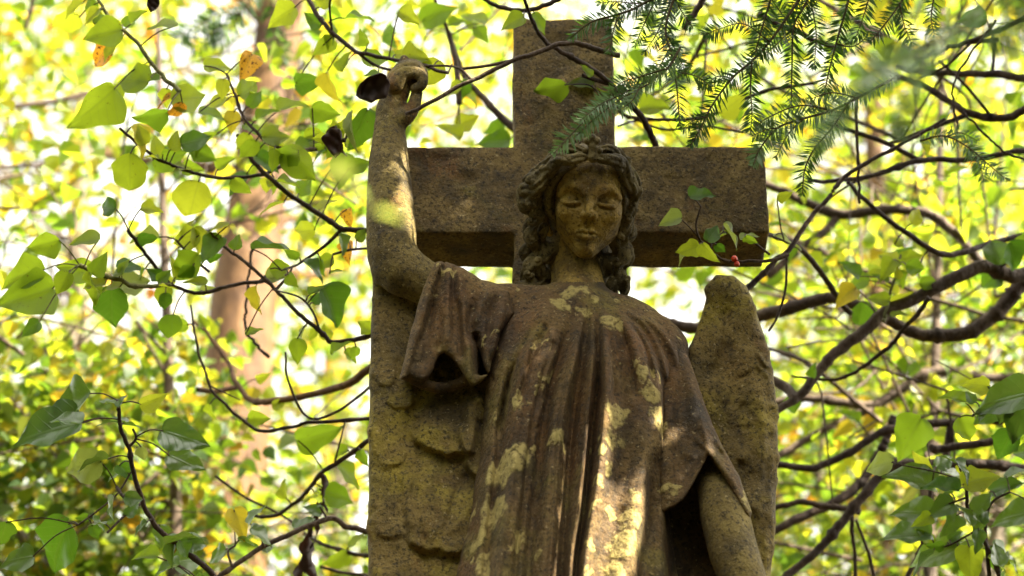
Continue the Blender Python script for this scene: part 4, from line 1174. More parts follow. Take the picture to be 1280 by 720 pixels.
# unseen trees added around the viewer to block sky light on the statue
def keep_wide(C):
    ok = np.ones(len(C), bool)
    for p, q in zip(SP_W, SP_R):
        v = C - p; t = v @ SUN
        ok &= np.linalg.norm(v - t[:, None] * SUN, axis=1) > q + 0.075
    v = C - CAM; d = v @ np.array([0, CP, SP]); x = np.abs(v[:, 0] / np.maximum(d, 1e-3)); y = np.abs(v @ AXU / np.maximum(d, 1e-3))
    return ok & ~((d > 0) & (x < 0.30) & (y < 0.20)) & (np.linalg.norm(v, axis=1) > 1.6)
for k, (lab, bx, by, c, h, n) in enumerate((
        ('broad dark evergreen tree added unseen for shade behind the viewer', 0.6, -4.6, (0.0, -4.6, 4.0), (6.5, 1.7, 4.3), 620),
        ('dark evergreen tree standing in the wood at the viewer\'s left', -5.2, 0.2, (-5.2, 0.8, 4.0), (1.7, 4.4, 4.3), 480),
        ('dark evergreen tree standing in the wood at the viewer\'s right', 5.6, -1.6, (5.8, -0.6, 3.6), (1.7, 3.6, 3.8), 400))):
    r1 = np.random.default_rng(200 + k)
    u = r1.normal(0, 1, (n, 3)); u /= np.linalg.norm(u, axis=1)[:, None]; u *= r1.uniform(0.2, 1, (n, 1)) ** 0.4
    cen = np.array(c) + u * np.array(h)
    tree(lab, [(bx, by, 0), (bx + .1, by, 2), (bx, by + .1, 4), (bx - .1, by + .2, 6), (bx, by + .2, 7.5)], [0.24, 0.2, 0.17, 0.12, 0.05], M_BARK['grey'], cen, 50, 0.6, 0.24,
         [('evergreen', 1.0)], 210 + k, limbs=14, group='trees over the grave', carve=keep_wide, big=False)
# saplings between the twigs and the far trees
cen = np.vstack([region(r0, 30, (-60, 260), (60, 480), (5.8, 7.2)), region(r0, 16, (340, 470), (40, 260), (5.8, 7.0)), region(r0, 16, (-40, 220), (430, 560), (5.8, 6.6)), region(r0, 8, (440, 640), (-20, 180), (6.0, 7.0))])
tree('slim sapling with loose small leaves between the near twigs and the beech', trunk_line([(196, -60), (200, 140), (206, 330), (212, 520), (216, 740)], 5.8, 0.0),
     [0.03, 0.026, 0.02, 0.016, 0.013, 0.01, 0.006], M_BARK['brown'], cen, 15, 0.26, 0.062, [('yellow', 0.75), ('green', 0.25)], 61, limbs=10, twigs=22, name='sapling', group='saplings near the angel')
cen = np.vstack([region(r0, 34, (980, 1330), (190, 560), (5.8, 7.2)), region(r0, 14, (780, 1290), (-20, 200), (5.8, 7.2)), region(r0, 10, (980, 1200), (540, 730), (5.8, 6.8))])
tree('slim sapling with loose small leaves among the branches at the right', trunk_line([(1180, -60), (1176, 140), (1172, 330), (1168, 520), (1164, 740)], 5.9, 0.0),
     [0.03, 0.026, 0.02, 0.016, 0.013, 0.01, 0.006], M_BARK['brown'], cen, 16, 0.26, 0.060, [('yellow', 0.8), ('green', 0.2)], 67, limbs=12, twigs=40, name='sapling', group='saplings near the angel')

# unseen undergrowth added below the view to block low sky light
ru = np.random.default_rng(303)
nU = 26000
ang = ru.uniform(0, 2 * np.pi, nU); rad_ = ru.uniform(6.5, 9.5, nU)
CU = np.stack([rad_ * np.cos(ang), 2.5 + rad_ * np.sin(ang), ru.uniform(0, 1, nU) ** 0.8 * 3.3], -1)
uo = cloud('undergrowth', CU, 0.26, M_MASS['evergreen'], None, (0, 0, 0), 0.2, 305, False)
tag(uo, 'dark evergreen undergrowth added out of view to block low sky light', None, None, 'stuff')

# ------------------------------------------------------------------ twigs and branches around the statue
GL = 'leafy twigs left of the angel'
branch('leafy_twig', 'green twig with a large orange leaf and spotted yellow leaves in the upper left corner', 'twig',
       [(112, -14), (125, 3), (138, 25), (165, 47), (190, 80), (208, 100), (226, 114)], (4.85, 4.75), (2.0, 3.0),
       [(92, 13, 36, -140, 'g'), (84, 34, 46, -140, 'g'), (127, 43, 58, -168, 'g'), (122, 65, 46, -152, 'o'), (205, 38, 42, -160, 'g'), (163, 95, 56, 160, 'g'), (114, 134, 78, -142, 'g', 40),
        (207, 125, 36, -155, 'o'), (222, 142, 34, -115, 'o'), (236, 119, 52, 14, 'g'), (188, 142, 48, 182, 'g'), (141, 66, 36, -120, 'g'), (128, 22, 30, 40, 'g'), (152, 118, 30, -90, 'g')],
       'green', GL)
branch('leafy_twig', 'thin brown twig with one big round backlit leaf, left of the beech trunk', 'twig',
       [(150, 160), (172, 180), (195, 197), (230, 213), (275, 222), (325, 218), (352, 208)], (4.8, 4.95), (1.8, 2.6),
       [(162, 214, 52, -92, 'g', 5, 'round'), (178, 172, 46, -50, 'y'), (213, 197, 52, 8, 'g'), (246, 174, 46, 18, 'd'), (255, 192, 40, -20, 'g'), (242, 250, 56, -105, 'g', 8, 'round'),
        (220, 175, 32, 60, 'g'), (300, 236, 34, -60, 'g'), (284, 205, 32, 30, 'g')], 'dark', GL)
branch('leafy_twig', 'arching twig crowded with small leaves above and left of the raised hand', 'twig',
       [(284, 92), (300, 138), (318, 164), (345, 183), (380, 188), (412, 183), (432, 175)], (4.9, 4.75), (1.6, 3.0),
       [(273, 80, 42, 8, 'g'), (308, 86, 46, -112, 'o'), (278, 113, 32, -95, 'g'), (263, 130, 46, -170, 'g'), (268, 140, 44, 0, 'g'), (290, 154, 34, -100, 'y'), (335, 145, 34, 20, 'g'),
        (365, 138, 44, 5, 'g'), (407, 143, 44, -25, 'g'), (432, 158, 48, -115, 'p'), (452, 165, 62, -105, 'd'), (392, 176, 38, -90, 'g'), (345, 168, 40, 10, 'g'), (378, 206, 60, -40, 'g'),
        (337, 200, 42, -20, 'd'), (312, 190, 36, -120, 'g'), (420, 178, 46, -85, 'b'), (358, 200, 40, -150, 'g'), (255, 168, 36, 180, 'g'), (318, 122, 30, 60, 'g')], 'dark', GL)
branch('leafy_twig', 'dark branch running down from the upper leaves to the elbow of the raised arm', 'twig',
       [(296, 168), (315, 200), (330, 216), (365, 245), (400, 268), (428, 286), (456, 288), (476, 288)], (4.9, 4.85), (2.6, 4.0),
       [(340, 313, 58, -4, 's'), (352, 336, 34, 0, 'g'), (396, 333, 38, -18, 's'), (422, 341, 24, 10, 'g'), (436, 274, 30, -80, 'o'), (435, 316, 34, -95, 'o'), (427, 215, 54, -100, 'g'),
        (450, 204, 36, 25, 'g'), (340, 262, 40, -150, 'g'), (382, 232, 32, 50, 'g'), (300, 232, 40, -120, 'd'), (378, 290, 36, 190, 'g')], 'dark', GL,
       extra=[([(428, 286), (405, 308), (372, 331)], 3.0, 1.6), ([(372, 331), (352, 338)], 1.6, 1.2), ([(416, 318), (440, 312), (470, 310)], 1.6, 1.8)])
branch('leafy_twig', 'dark twig with a big drooping dark green leaf, low across the beech trunk', 'twig',
       [(262, 290), (285, 312), (310, 330), (345, 362), (372, 390), (400, 415), (420, 428), (470, 418)], (4.85, 4.8), (1.8, 3.2),
       [(420, 379, 58, -48, 'd', 8), (371, 440, 38, -92, 'g', 5), (427, 437, 32, 30, 'g'), (326, 374, 40, -65, 'y'), (440, 445, 26, -40, 'g'), (318, 414, 28, 20, 'g'), (395, 360, 26, 50, 'g'), (345, 345, 30, 10, 'p')],
       'dark', GL, extra=[([(345, 362), (360, 345), (366, 332)], 2, 1.4), ([(400, 415), (392, 392), (375, 372), (340, 362)], 1.6, 1.0)])
branch('leafy_twig', 'long dark twig bowing under the leaves at the left edge toward the beech', 'twig',
       [(160, 288), (173, 306), (192, 330), (213, 354), (250, 366), (290, 357), (335, 350), (362, 343)], (4.75, 4.95), (2.4, 2.6),
       [(130, 258, 34, 170, 'd'), (190, 262, 32, -8, 'g'), (157, 328, 32, 50, 'd', 10, 'round'), (270, 281, 36, 178, 'g'), (267, 315, 50, -118, 'd'), (229, 297, 48, 188, 'g'), (229, 334, 58, -140, 'g'),
        (215, 408, 34, -95, 'g', 5, 'round'), (180, 300, 44, 190, 'p'), (205, 372, 36, -100, 'g'), (250, 300, 40, -70, 'g')], 'dark', GL,
       extra=[([(262, 340), (240, 322), (220, 300)], 2, 1.4)])
branch('leafy_twig', 'leafy stem carrying two long leaves that reach the left edge', 'twig',
       [(100, 330), (118, 340), (142, 348), (172, 358), (214, 355)], (4.7, 4.75), (3.2, 2.6),
       [(140, 384, 58, -88, 'd', 8), (53, 308, 52, -160, 'g'), (24, 344, 66, 192, 'g', 20), (33, 374, 76, -158, 'g', 25), (92, 335, 54, 172, 'g'), (103, 299, 48, 175, 'g'), (123, 327, 38, 60, 'g'),
        (38, 412, 34, -140, 'd'), (116, 365, 40, -110, 'g'), (78, 356, 40, -120, 'g'), (165, 348, 46, 20, 'p')], 'green', GL)
branch('leafy_twig', 'upright dark stem with broad pointed ivy leaves in the lower left', 'twig',
       [(147, 500), (149, 520), (152, 540), (162, 562), (167, 588), (177, 625), (195, 658), (218, 678), (254, 706), (275, 730)], (4.45, 4.55), (2.2, 4.0),
       [(82, 503, 70, -160, 's', 25), (54, 540, 98, -166, 's', 32), (82, 526, 46, 170, 's'), (134, 530, 30, 190, 's'), (159, 524, 24, 45, 's'), (138, 495, 28, 130, 's'), (233, 549, 66, -20, 's', -30),
        (232, 582, 56, -32, 's', -30), (158, 592, 32, -50, 'd'), (98, 585, 62, 196, 'p', 40), (118, 568, 42, 160, 's'), (62, 686, 84, -128, 'd', 10), (18, 698, 56, 186, 's', 40), (232, 678, 54, 4, 's', 40),
        (194, 502, 42, 10, 'g'), (4, 672, 46, -100, 'd'), (152, 500, 22, 70, 's')], 'dark', GL, 'ivy',
       extra=[([(146, 609), (156, 622), (176, 626)], 2.4, 2.2), ([(134, 666), (150, 650), (166, 636), (178, 628)], 1.6, 1.6), ([(160, 560), (170, 548), (166, 536)], 2, 1.4), ([(98, 656), (120, 640), (146, 618), (164, 590)], 1.2, 1.2)])
branch('leafy_twig', 'pale brown twig rising to the folded wing with one yellow leaf at the bottom', 'twig',
       [(255, 735), (285, 713), (328, 684), (375, 662), (415, 648), (437, 659), (470, 665)], (4.7, 4.85), (3.0, 3.8),
       [(299, 657, 50, -72, 'y', 12), (330, 663, 38, -8, 's'), (236, 700, 44, 8, 's'), (318, 640, 36, 60, 's'), (205, 705, 44, 175, 's'), (268, 690, 34, 190, 's'), (180, 690, 40, 160, 'g')], 'brown', GL, 'ivy',
       extra=[([(290, 708), (285, 690), (294, 682)], 1.6, 1.2), ([(330, 683), (327, 672)], 2, 1.4), ([(410, 650), (404, 640), (400, 634)], 1.6, 1.2)])
branch('branch', 'smooth pale branch curving across the beech trunk to the folded wing', 'branch',
       [(240, 400), (262, 420), (287, 455), (294, 478), (314, 500), (339, 502), (400, 492), (437, 478), (475, 452)], (5.7, 5.2), (2.0, 5.4),
       [(252, 400, 26, 120, 'g'), (330, 470, 24, 20, 'g')], 'beech', 'bare branches left of the angel', extra=[([(247, 487), (270, 489), (296, 484)], 3.5, 3.5)])
branch('branch', 'thin dark branch dipping in front of the beech trunk below the pale one', 'branch',
       [(238, 382), (244, 420), (255, 462), (267, 491), (299, 521), (326, 539), (364, 534), (386, 529), (475, 522)], (5.05, 4.95), (1.4, 2.6),
       [(325, 523, 34, 0, 'g'), (222, 408, 30, 190, 'g')], 'dark', 'bare branches left of the angel', extra=[([(357, 440), (360, 475), (384, 521), (422, 514), (470, 478)], 1.4, 2.0), ([(262, 482), (300, 500)], 1.0, 0.6)])
branch('branch', 'dark branch climbing to the folded wing past the hanging withered leaves', 'branch',
       [(300, 640), (335, 646), (375, 624), (400, 594), (437, 568), (475, 540)], (5.2, 4.95), (2.2, 3.2),
       [(402, 545, 66, 10, 'g'), (440, 590, 46, -30, 'g'), (355, 610, 30, 100, 'g'), (425, 620, 50, -20, 'g')], 'dark', 'bare branches left of the angel',
       extra=[([(269, 595), (307, 622), (345, 640), (380, 662)], 1.8, 1.4), ([(418, 580), (428, 540), (432, 525)], 1.2, 0.8)])
branch('branch', 'short dark branch low beside the folded wing below the pale twig', 'branch',
       [(380, 668), (397, 677), (437, 691), (475, 697)], (5.4, 5.2), (2.0, 2.8), [(420, 700, 40, -160, 'g'), (444, 672, 30, 60, 'g')], 'dark', 'bare branches left of the angel',
       extra=[([(400, 708), (430, 716), (470, 720)], 2, 2.4)])
branch('branch', 'dark knobbly twig hanging straight down before the beech trunk', 'branch',
       [(318, 300), (312, 345), (306, 390), (308, 415), (322, 432), (335, 446)], (5.2, 5.2), (1.6, 2.0), [], 'dark', 'bare branches left of the angel', wob=2.5)
branch('branch', 'blurred brown bough slanting across the upper left corner', 'branch',
       [(-20, 134), (40, 131), (90, 122), (130, 112), (180, 100)], (7.6, 7.8), (3.5, 5.0), [], 'brown', 'bare branches left of the angel')
branch('branch', 'blurred dark stub of a branch at the top left edge', 'branch', [(46, -15), (38, 15), (30, 36)], (7.2, 7.2), (4.0, 3.0), [], 'brown', 'bare branches left of the angel')
# over the hand and across the cross
branch('leafy_twig', 'dark twig passing behind the raised hand with bright leaves above it', 'twig',
       [(380, -12), (392, 10), (415, 40), (445, 64), (480, 72), (520, 80), (560, 92)], (4.95, 4.75), (3.2, 2.2),
       [(433, 76, 34, 70, 'g'), (388, 100, 44, 12, 'd'), (413, 112, 50, -75, 'y'), (470, 70, 40, 10, 'g'), (540, 90, 40, -120, 'g', 15, 'round'), (520, 66, 40, 20, 'g'), (512, 22, 36, -30, 'g'),
        (450, 20, 40, 10, 'g'), (405, 60, 36, -140, 'g'), (455, 45, 26, 120, 'g'), (350, 20, 50, -150, 'g')], 'dark', 'twigs around the raised hand and cross', extra=[([(415, 40), (412, 10), (414, -10)], 1.8, 1.4), ([(445, 64), (470, 82), (500, 90)], 2.2, 1.6)])
branch('leafy_twig', 'reddish brown twig reaching from the raised hand across the upright of the cross', 'twig',
       [(508, 143), (530, 132), (590, 100), (640, 76), (672, 66), (700, 55), (722, 54), (745, 62), (775, 70)], (4.55, 4.58), (2.4, 3.8), [], 'brown', 'twigs around the raised hand and cross',
       extra=[([(590, 100), (570, 84), (530, 82)], 1.8, 1.4), ([(560, 92), (565, 80)], 1.2, 0.8), ([(640, 76), (610, 82), (578, 86)], 2.6, 1.8)])
branch('leafy_twig', 'dark forked twig dropping across the cross with two curled leaves', 'twig',
       [(652, -12), (660, 12), (668, 30), (680, 50), (700, 64), (730, 80), (760, 102), (776, 120), (800, 143), (812, 165), (822, 190)], (4.62, 4.85), (2.0, 4.6),
       [(690, 116, 46, -150, 'g', 40), (724, 108, 40, 178, 'g', -20), (733, 87, 24, 120, 'g')], 'dark', 'twigs around the raised hand and cross', extra=[([(728, 94), (745, 100), (765, 106)], 2.6, 3.0), ([(752, 120), (735, 106), (706, 106)], 1.0, 0.8)])
branch('leafy_twig', 'dark twig sagging along the top edge above the cross', 'twig',
       [(600, -6), (618, 6), (645, 13), (675, 9), (700, -2)], (4.75, 4.75), (2.4, 3.2), [(640, 30, 40, -150, 'g'), (675, 30, 36, -60, 'g')], 'dark', 'twigs around the raised hand and cross')
branch('leafy_twig', 'soft brown branch in the gap left of the upright of the cross', 'twig',
       [(540, -10), (560, 40), (578, 92), (600, 118), (625, 145), (660, 175)], (5.5, 5.4), (2.0, 5.5),
       [(548, 17, 52, 25, 'g'), (590, 22, 44, 160, 'g'), (602, 45, 30, -60, 'g'), (615, 176, 50, 178, 'd'), (560, 165, 40, 150, 'g'), (585, 150, 40, 30, 'g')], 'brown', 'twigs around the raised hand and cross',
       extra=[([(560, 40), (570, 80), (574, 130)], 3, 4)])
branch('leafy_twig', 'ivy sprig with pale curled leaves over the end of the cross arm', 'twig',
       [(985, 318), (962, 326), (930, 326), (905, 325), (886, 312), (874, 298), (870, 278), (876, 258)], (4.5, 4.42), (2.4, 1.1),
       [(879, 243, 40, 12, 'd', 35), (836, 272, 36, 176, 'p', 30), (918, 290, 38, -30, 'p', 30), (901, 291, 22, 170, 'g'), (938, 297, 28, 14, 'p'), (936, 303, 20, -60, 'g')], 'brown', 'twigs around the raised hand and cross', 'ivy',
       extra=[([(874, 298), (862, 284), (850, 273)], 1.0, 0.8), ([(888, 313), (892, 300), (904, 290)], 1.0, 0.8), ([(962, 318), (945, 305), (932, 296)], 1.6, 1.0)], wob=0.6)

def berry(px, py, d, rad):
    import bmesh
    bm = bmesh.new(); bmesh.ops.create_uvsphere(bm, u_segments=14, v_segments=10, radius=rad * d / FPX)
    for v in bm.verts: v.co.z *= 1.12
    for v in bm.verts:
        if v.co.z < -0.8 * rad * d / FPX: v.co.z += 0.25 * rad * d / FPX
    for f in bm.faces: f.smooth = True
    me = bpy.data.meshes.new('berry'); bm.to_mesh(me); bm.free()
    return me
m = NT('berry_red'); b = m.n('ShaderNodeBsdfPrincipled'); m.l(m.ramp(m.noise(m.n('ShaderNodeTexCoord').outputs['Object'], 120, 2), [(0.3, (0.55, 0.03, 0.015)), (0.7, (0.75, 0.09, 0.03))]), b.inputs['Base Color'])
b.inputs['Roughness'].default_value = 0.25; b.inputs['Subsurface Weight'].default_value = 0.3; b.inputs['Subsurface Radius'].default_value = (0.004, 0.001, 0.001); m.l(b.outputs[0], m.out.inputs[0])
M_BERRY = m.m
bo = empty('berry_cluster', tuple(at_depth(919, 326, 4.43)), 'pair of small red berries hanging from the ivy sprig below the cross arm', 'berries')
for x, y, q in ((918, 323.5, 4.0), (921, 330, 3.6)):
    o = link('berry', berry(x, y, 4.43, q), M_BERRY, bo); o.location = Vector(at_depth(x, y, 4.43)) - bo.location

# withered leaves
def dead_leaf(label, px, py, ln, ang, d, seed):
    V, Q = leaf_template('round', seed); r = np.random.default_rng(seed)
    V = V.copy(); V[:, 2] = 1.6 * V[:, 0] ** 2 + 0.5 * (V[:, 1] - 0.5) ** 2 + 0.06 * np.sin(V[:, 1] * 17 + V[:, 0] * 9); V[:, 0] *= 0.75
    me = quick_mesh('withered_leaf', V, Q); o = link('withered_leaf', me, LM['b'])
    a = R(ang); y3 = math.cos(a) * AXR + math.sin(a) * AXU; t = R(r.uniform(-30, 30)); z3 = AXB * math.cos(t) + np.cross(y3, AXB) * math.sin(t); x3 = np.cross(y3, z3); s = ln * d / FPX
    p = at_depth(px - math.cos(a) * ln / 2, py + math.sin(a) * ln / 2, d)
    o.matrix_world = Matrix([[x3[i] * s, y3[i] * s, z3[i] * s, p[i]] for i in range(3)] + [[0, 0, 0, 1]])
    md = o.modifiers.new('thickness', 'SOLIDIFY'); md.thickness = 0.02
    tag(o, label, 'leaf', 'withered leaves')
dead_leaf('curled dark red withered leaf touching the raised wrist', 463, 106, 44, -155, 4.42, 3)
dead_leaf('dark brown withered leaf hanging on the arching twig', 420, 180, 36, -95, 4.7, 5)
dead_leaf('small black withered leaf at the top edge left of the beech', 191, 5, 22, -95, 4.8, 8)

dc = empty('withered_leaf_cluster', tuple(at_depth(400, 590, 4.98)), 'long twisted bunch of blackened leaves hanging beside the folded wing', 'dead leaves')
rdl = np.random.default_rng(4)
for k, (x0, y0, x1, y1, w) in enumerate(((402, 592, 408, 640, 12), (396, 628, 384, 672, 15), (390, 655, 380, 716, 17), (384, 690, 392, 740, 16), (398, 640, 390, 690, 10), (404, 610, 398, 650, 10), (378, 680, 374, 735, 11))):
    n = 16; t = np.linspace(0, 1, n); cx = x0 + (x1 - x0) * t + 3 * np.sin(t * 7 + k); cy = y0 + (y1 - y0) * t
    ww = w * np.sin(np.pi * np.clip(t * 0.92 + 0.06, 0, 1)) ** 0.6 * (1 + 0.3 * np.sin(t * 13 + k))
    tw = t * 4 + k * 1.3; cols = []
    for j in (-1, -0.4, 0.3, 1):
        z = ww * (0.5 * j * np.sin(tw) + 0.3 * j * j)
        cols.append(at_depth(cx + 0.5 * ww * j * np.cos(tw * 0.6) + rdl.normal(0, 0.7, n), cy + rdl.normal(0, 1, n), 4.98 + (z + rdl.normal(0, 0.6, n)) * UNIT))
    V = np.stack(cols, 1).reshape(-1, 3); Q = np.array([(i * 4 + j, i * 4 + j + 1, (i + 1) * 4 + j + 1, (i + 1) * 4 + j) for i in range(n - 1) for j in range(3)])
    link('leaf', quick_mesh('leaf', V - np.array(dc.location), Q), LM['b'], dc)

# blurred pale leaves close to the lens, across the raised forearm
branch('leafy_twig', 'out of focus pale leaves crossing in front of the raised forearm', 'twig',
       [(330, 150), (380, 190), (430, 232), (470, 262)], (1.9, 1.85), (0.8, 0.6), [(490, 272, 40, -14, 'p', 55), (456, 240, 40, -30, 'p', 50), (420, 215, 46, 160, 'p', 45)], 'green', GL, wob=0.5, fill=0)

# ------------------------------------------------------------------ branches right of the angel
GR = 'branches right of the angel'
def rb(label, pts, d, r, leaves=(), bark_='dark', **kw): return branch('branch', label, 'branch', pts, d, r, leaves, bark_, GR, **kw)
rb('thick brown bough arching from the right edge down to the upright wing', [(1310, 340), (1280, 344), (1263, 345), (1228, 334), (1193, 347), (1158, 366), (1107, 390), (1080, 415), (1045, 440), (1019, 470), (994, 499), (960, 517), (945, 520)],
   (5.3, 5.05), (9.5, 9, 8, 7.5, 5.5, 3.5), [(1164, 352, 34, 10, 'g'), (1078, 392, 36, -92, 'd', 8, 'round'), (1056, 372, 42, -140, 'y')], 'brown', extra=[([(994, 499), (982, 484), (950, 468)], 7, 5.5)], sides=12)
rb('thick brown bough looping below the arching bough at the right edge', [(1310, 335), (1280, 352), (1263, 372), (1240, 397), (1208, 416), (1166, 419), (1135, 413), (1108, 398)], (5.35, 5.3), (9.5, 9.5, 8.5, 7), [], 'brown', sides=12)
rb('dark bough running behind the upright wing toward the thick bough', [(790, 392), (830, 402), (870, 410), (920, 402), (956, 393), (998, 382), (1037, 372), (1068, 382), (1100, 392)], (5.5, 5.4), (6, 7, 8, 8, 7, 6), [(1108, 362, 32, 150, 'g')], 'brown', sides=10)
rb('thin dark twig zigzagging up from the cross arm to the yew', [(925, 366), (946, 350), (971, 323), (983, 316), (1010, 277), (1033, 250), (1057, 220), (1107, 191), (1150, 168), (1180, 150)], (4.75, 4.95), (4.0, 3.0, 2.2), [(983, 244, 26, 10, 'g'), (985, 292, 40, 10, 'p')], 'dark',
   extra=[([(983, 316), (982, 360), (972, 395), (961, 414)], 1.8, 1.4), ([(972, 255), (976, 285), (980, 300)], 1.0, 1.0)])
rb('dark bent branch from the cross arm down to the boughs', [(950, 288), (963, 294), (998, 308), (1022, 335), (1043, 366), (1062, 392)], (4.85, 5.2), (2.6, 4.2), [], 'dark')
rb('soft brown branch sweeping level across the middle right', [(940, 222), (962, 232), (1000, 250), (1049, 268), (1103, 263), (1154, 265), (1181, 281), (1212, 312), (1240, 345)], (6.2, 6.0), (4, 6.5, 6.5, 5.5), [(1208, 285, 44, -110, 'g'), (1150, 290, 36, 180, 'g')], 'brown',
   extra=[([(1049, 268), (1030, 290), (998, 312), (960, 345)], 5.5, 5.5)])
rb('dark branch crossing below the yew sprays to the right edge', [(1010, 227), (1040, 226), (1096, 218), (1150, 201), (1212, 199), (1280, 189), (1310, 184)], (5.1, 5.3), (2.4, 3.8, 4.2), [], 'dark', extra=[([(1150, 201), (1103, 177), (1053, 160), (1030, 152)], 3.4, 2.8), ([(1096, 218), (1060, 232), (1020, 262)], 2, 1.2)])
rb('dark branch dipping between the level branch and the bough', [(1060, 228), (1076, 246), (1123, 285), (1173, 316), (1210, 314), (1240, 303), (1300, 290)], (5.0, 5.3), (2.4, 3.8, 3.8), [(1135, 333, 32, 172, 'g'), (1125, 300, 22, 40, 'g')], 'dark')
rb('straight thin dead twig dangling below the yew', [(1070, 120), (1072, 168), (1073, 210), (1074, 253)], (5.0, 5.0), (2.2, 1.8), [], 'dark')
rb('dark branch rising from the top right edge toward the yew', [(1310, 8), (1267, 30), (1217, 50), (1185, 60), (1160, 68), (1140, 84)], (4.95, 5.1), (3.4, 2.6), [(1215, 22, 42, 175, 'd')], 'dark', extra=[([(1247, 50), (1215, 53), (1190, 58)], 3, 2), ([(1217, 50), (1195, 72), (1180, 84), (1150, 98)], 2.2, 1.4)])
rb('dark level branch near the top right edge', [(1310, 100), (1280, 97), (1240, 92), (1195, 92), (1153, 90), (1120, 84)], (5.3, 5.5), (5.5, 4.6, 3.6), [], 'dark', extra=[([(1240, 92), (1243, 60), (1238, 30)], 2.6, 2)])
rb('dark crooked branch with a bright bend at the right edge under the top branches', [(1310, 125), (1280, 137), (1257, 147), (1213, 142), (1187, 127), (1160, 110), (1137, 100), (1100, 88)], (5.1, 5.3), (5.5, 4.5, 3.6), [], 'dark', extra=[([(1213, 142), (1173, 157), (1133, 172), (1110, 180)], 3.2, 2.2), ([(1237, 143), (1207, 107), (1173, 75)], 2.2, 2.0)])
rb('thin twig with tiny buds hanging at the upper right', [(1245, 25), (1240, 33), (1217, 63), (1193, 100), (1192, 130), (1197, 162)], (4.9, 4.9), (1.8, 1.2), [], 'dark', wob=1.8)
rb('fine twig trailing to the right edge below the crooked branch', [(1205, 140), (1224, 162), (1251, 187), (1280, 201), (1300, 206)], (4.9, 4.9), (1.4, 1.6), [], 'dark', wob=1.6)
rb('short dark branch between the hanging yew sprays', [(950, 18), (962, 27), (990, 38), (1023, 52), (1050, 62)], (5.1, 5.2), (4.0, 3.4), [], 'dark')
rb('thin dark twig crossing level under the hanging yew sprays', [(760, 128), (770, 134), (790, 147), (850, 150), (900, 140), (953, 115), (1020, 103)], (5.2, 5.2), (2.6, 2.2), [(820, 132, 48, 10, 'g'), (915, 128, 46, 40, 'g')], 'dark', extra=[([(790, 147), (830, 162), (880, 158), (930, 166)], 1.8, 1.4), ([(772, 158), (790, 152), (815, 148)], 1.6, 1.2)])
rb('dark stub of a branch at the top edge above the cross arm', [(884, -12), (877, 3), (863, 23), (856, 36)], (5.0, 5.0), (4.6, 4.0), [], 'dark')
rb('thin dark branch dropping from the thick bough beside the slender trunk', [(1162, 372), (1150, 388), (1123, 420), (1107, 437), (1080, 458), (1052, 474), (1020, 474), (990, 470)], (5.1, 5.2), (3.2, 2.6, 1.6), [], 'dark')
rb('blurred brown branch below the looping bough', [(1310, 470), (1232, 472), (1190, 464), (1157, 468), (1107, 499), (1082, 507), (1040, 500), (1000, 498), (960, 504)], (6.3, 6.2), (5.5, 7, 6, 5), [(1171, 480, 42, 120, 'g'), (1198, 482, 38, -100, 'g')], 'brown')
rb('dark wavy branch from the wing tip level to the lower right ivy', [(950, 576), (973, 580), (1015, 585), (1061, 566), (1102, 541), (1140, 532), (1190, 528), (1211, 526), (1265, 524), (1310, 520)], (5.4, 5.5), (4, 5, 5.5, 6), [(1060, 520, 34, 150, 'g')], 'dark', extra=[([(1190, 528), (1186, 550), (1182, 572)], 6, 5)])
rb('brown blurred twig rising behind the wavy branch', [(950, 578), (973, 570), (1023, 541), (1065, 520), (1090, 512)], (6.0, 6.1), (5, 4.5), [], 'brown')
rb('heavy dark branch curving from the bottom edge up into the lower right ivy', [(965, 735), (986, 718), (1023, 687), (1057, 647), (1090, 607), (1107, 586), (1135, 580), (1173, 580), (1232, 580), (1280, 587), (1310, 590)], (5.2, 5.4), (4.5, 5.5, 6.5, 6.5, 7), [], 'dark', sides=10)
rb('dark branch running beside the heavy branch, farther back', [(945, 668), (969, 662), (1015, 641), (1057, 620), (1082, 595), (1100, 565), (1109, 545), (1118, 520)], (5.6, 5.7), (5, 6.5, 5.5), [], 'dark')
rb('thin brown branch level beside the wing near the bottom', [(950, 640), (971, 635), (1002, 628), (1030, 632), (1057, 636), (1075, 640)], (5.4, 5.4), (3.4, 4.4), [], 'dark')
rb('short dark branch over the lower right ivy leaves', [(1165, 561), (1177, 560), (1232, 553), (1265, 541), (1310, 528)], (5.3, 5.3), (5, 5.5), [], 'dark')
rb('thin straight twig standing at the bottom under the heavy branch', [(1065, 645), (1067, 680), (1070, 735)], (5.2, 5.2), (2.6, 2.4), [], 'dark', extra=[([(1070, 650), (1085, 690), (1096, 735)], 1.8, 2.6)])
rb('dark stem slanting at the bottom among the lower right ivy leaves', [(1166, 600), (1160, 640), (1153, 680), (1136, 716), (1128, 735)], (5.0, 5.0), (2.8, 3.4), [(1136, 550, 66, -120, 'g', 6)], 'dark')
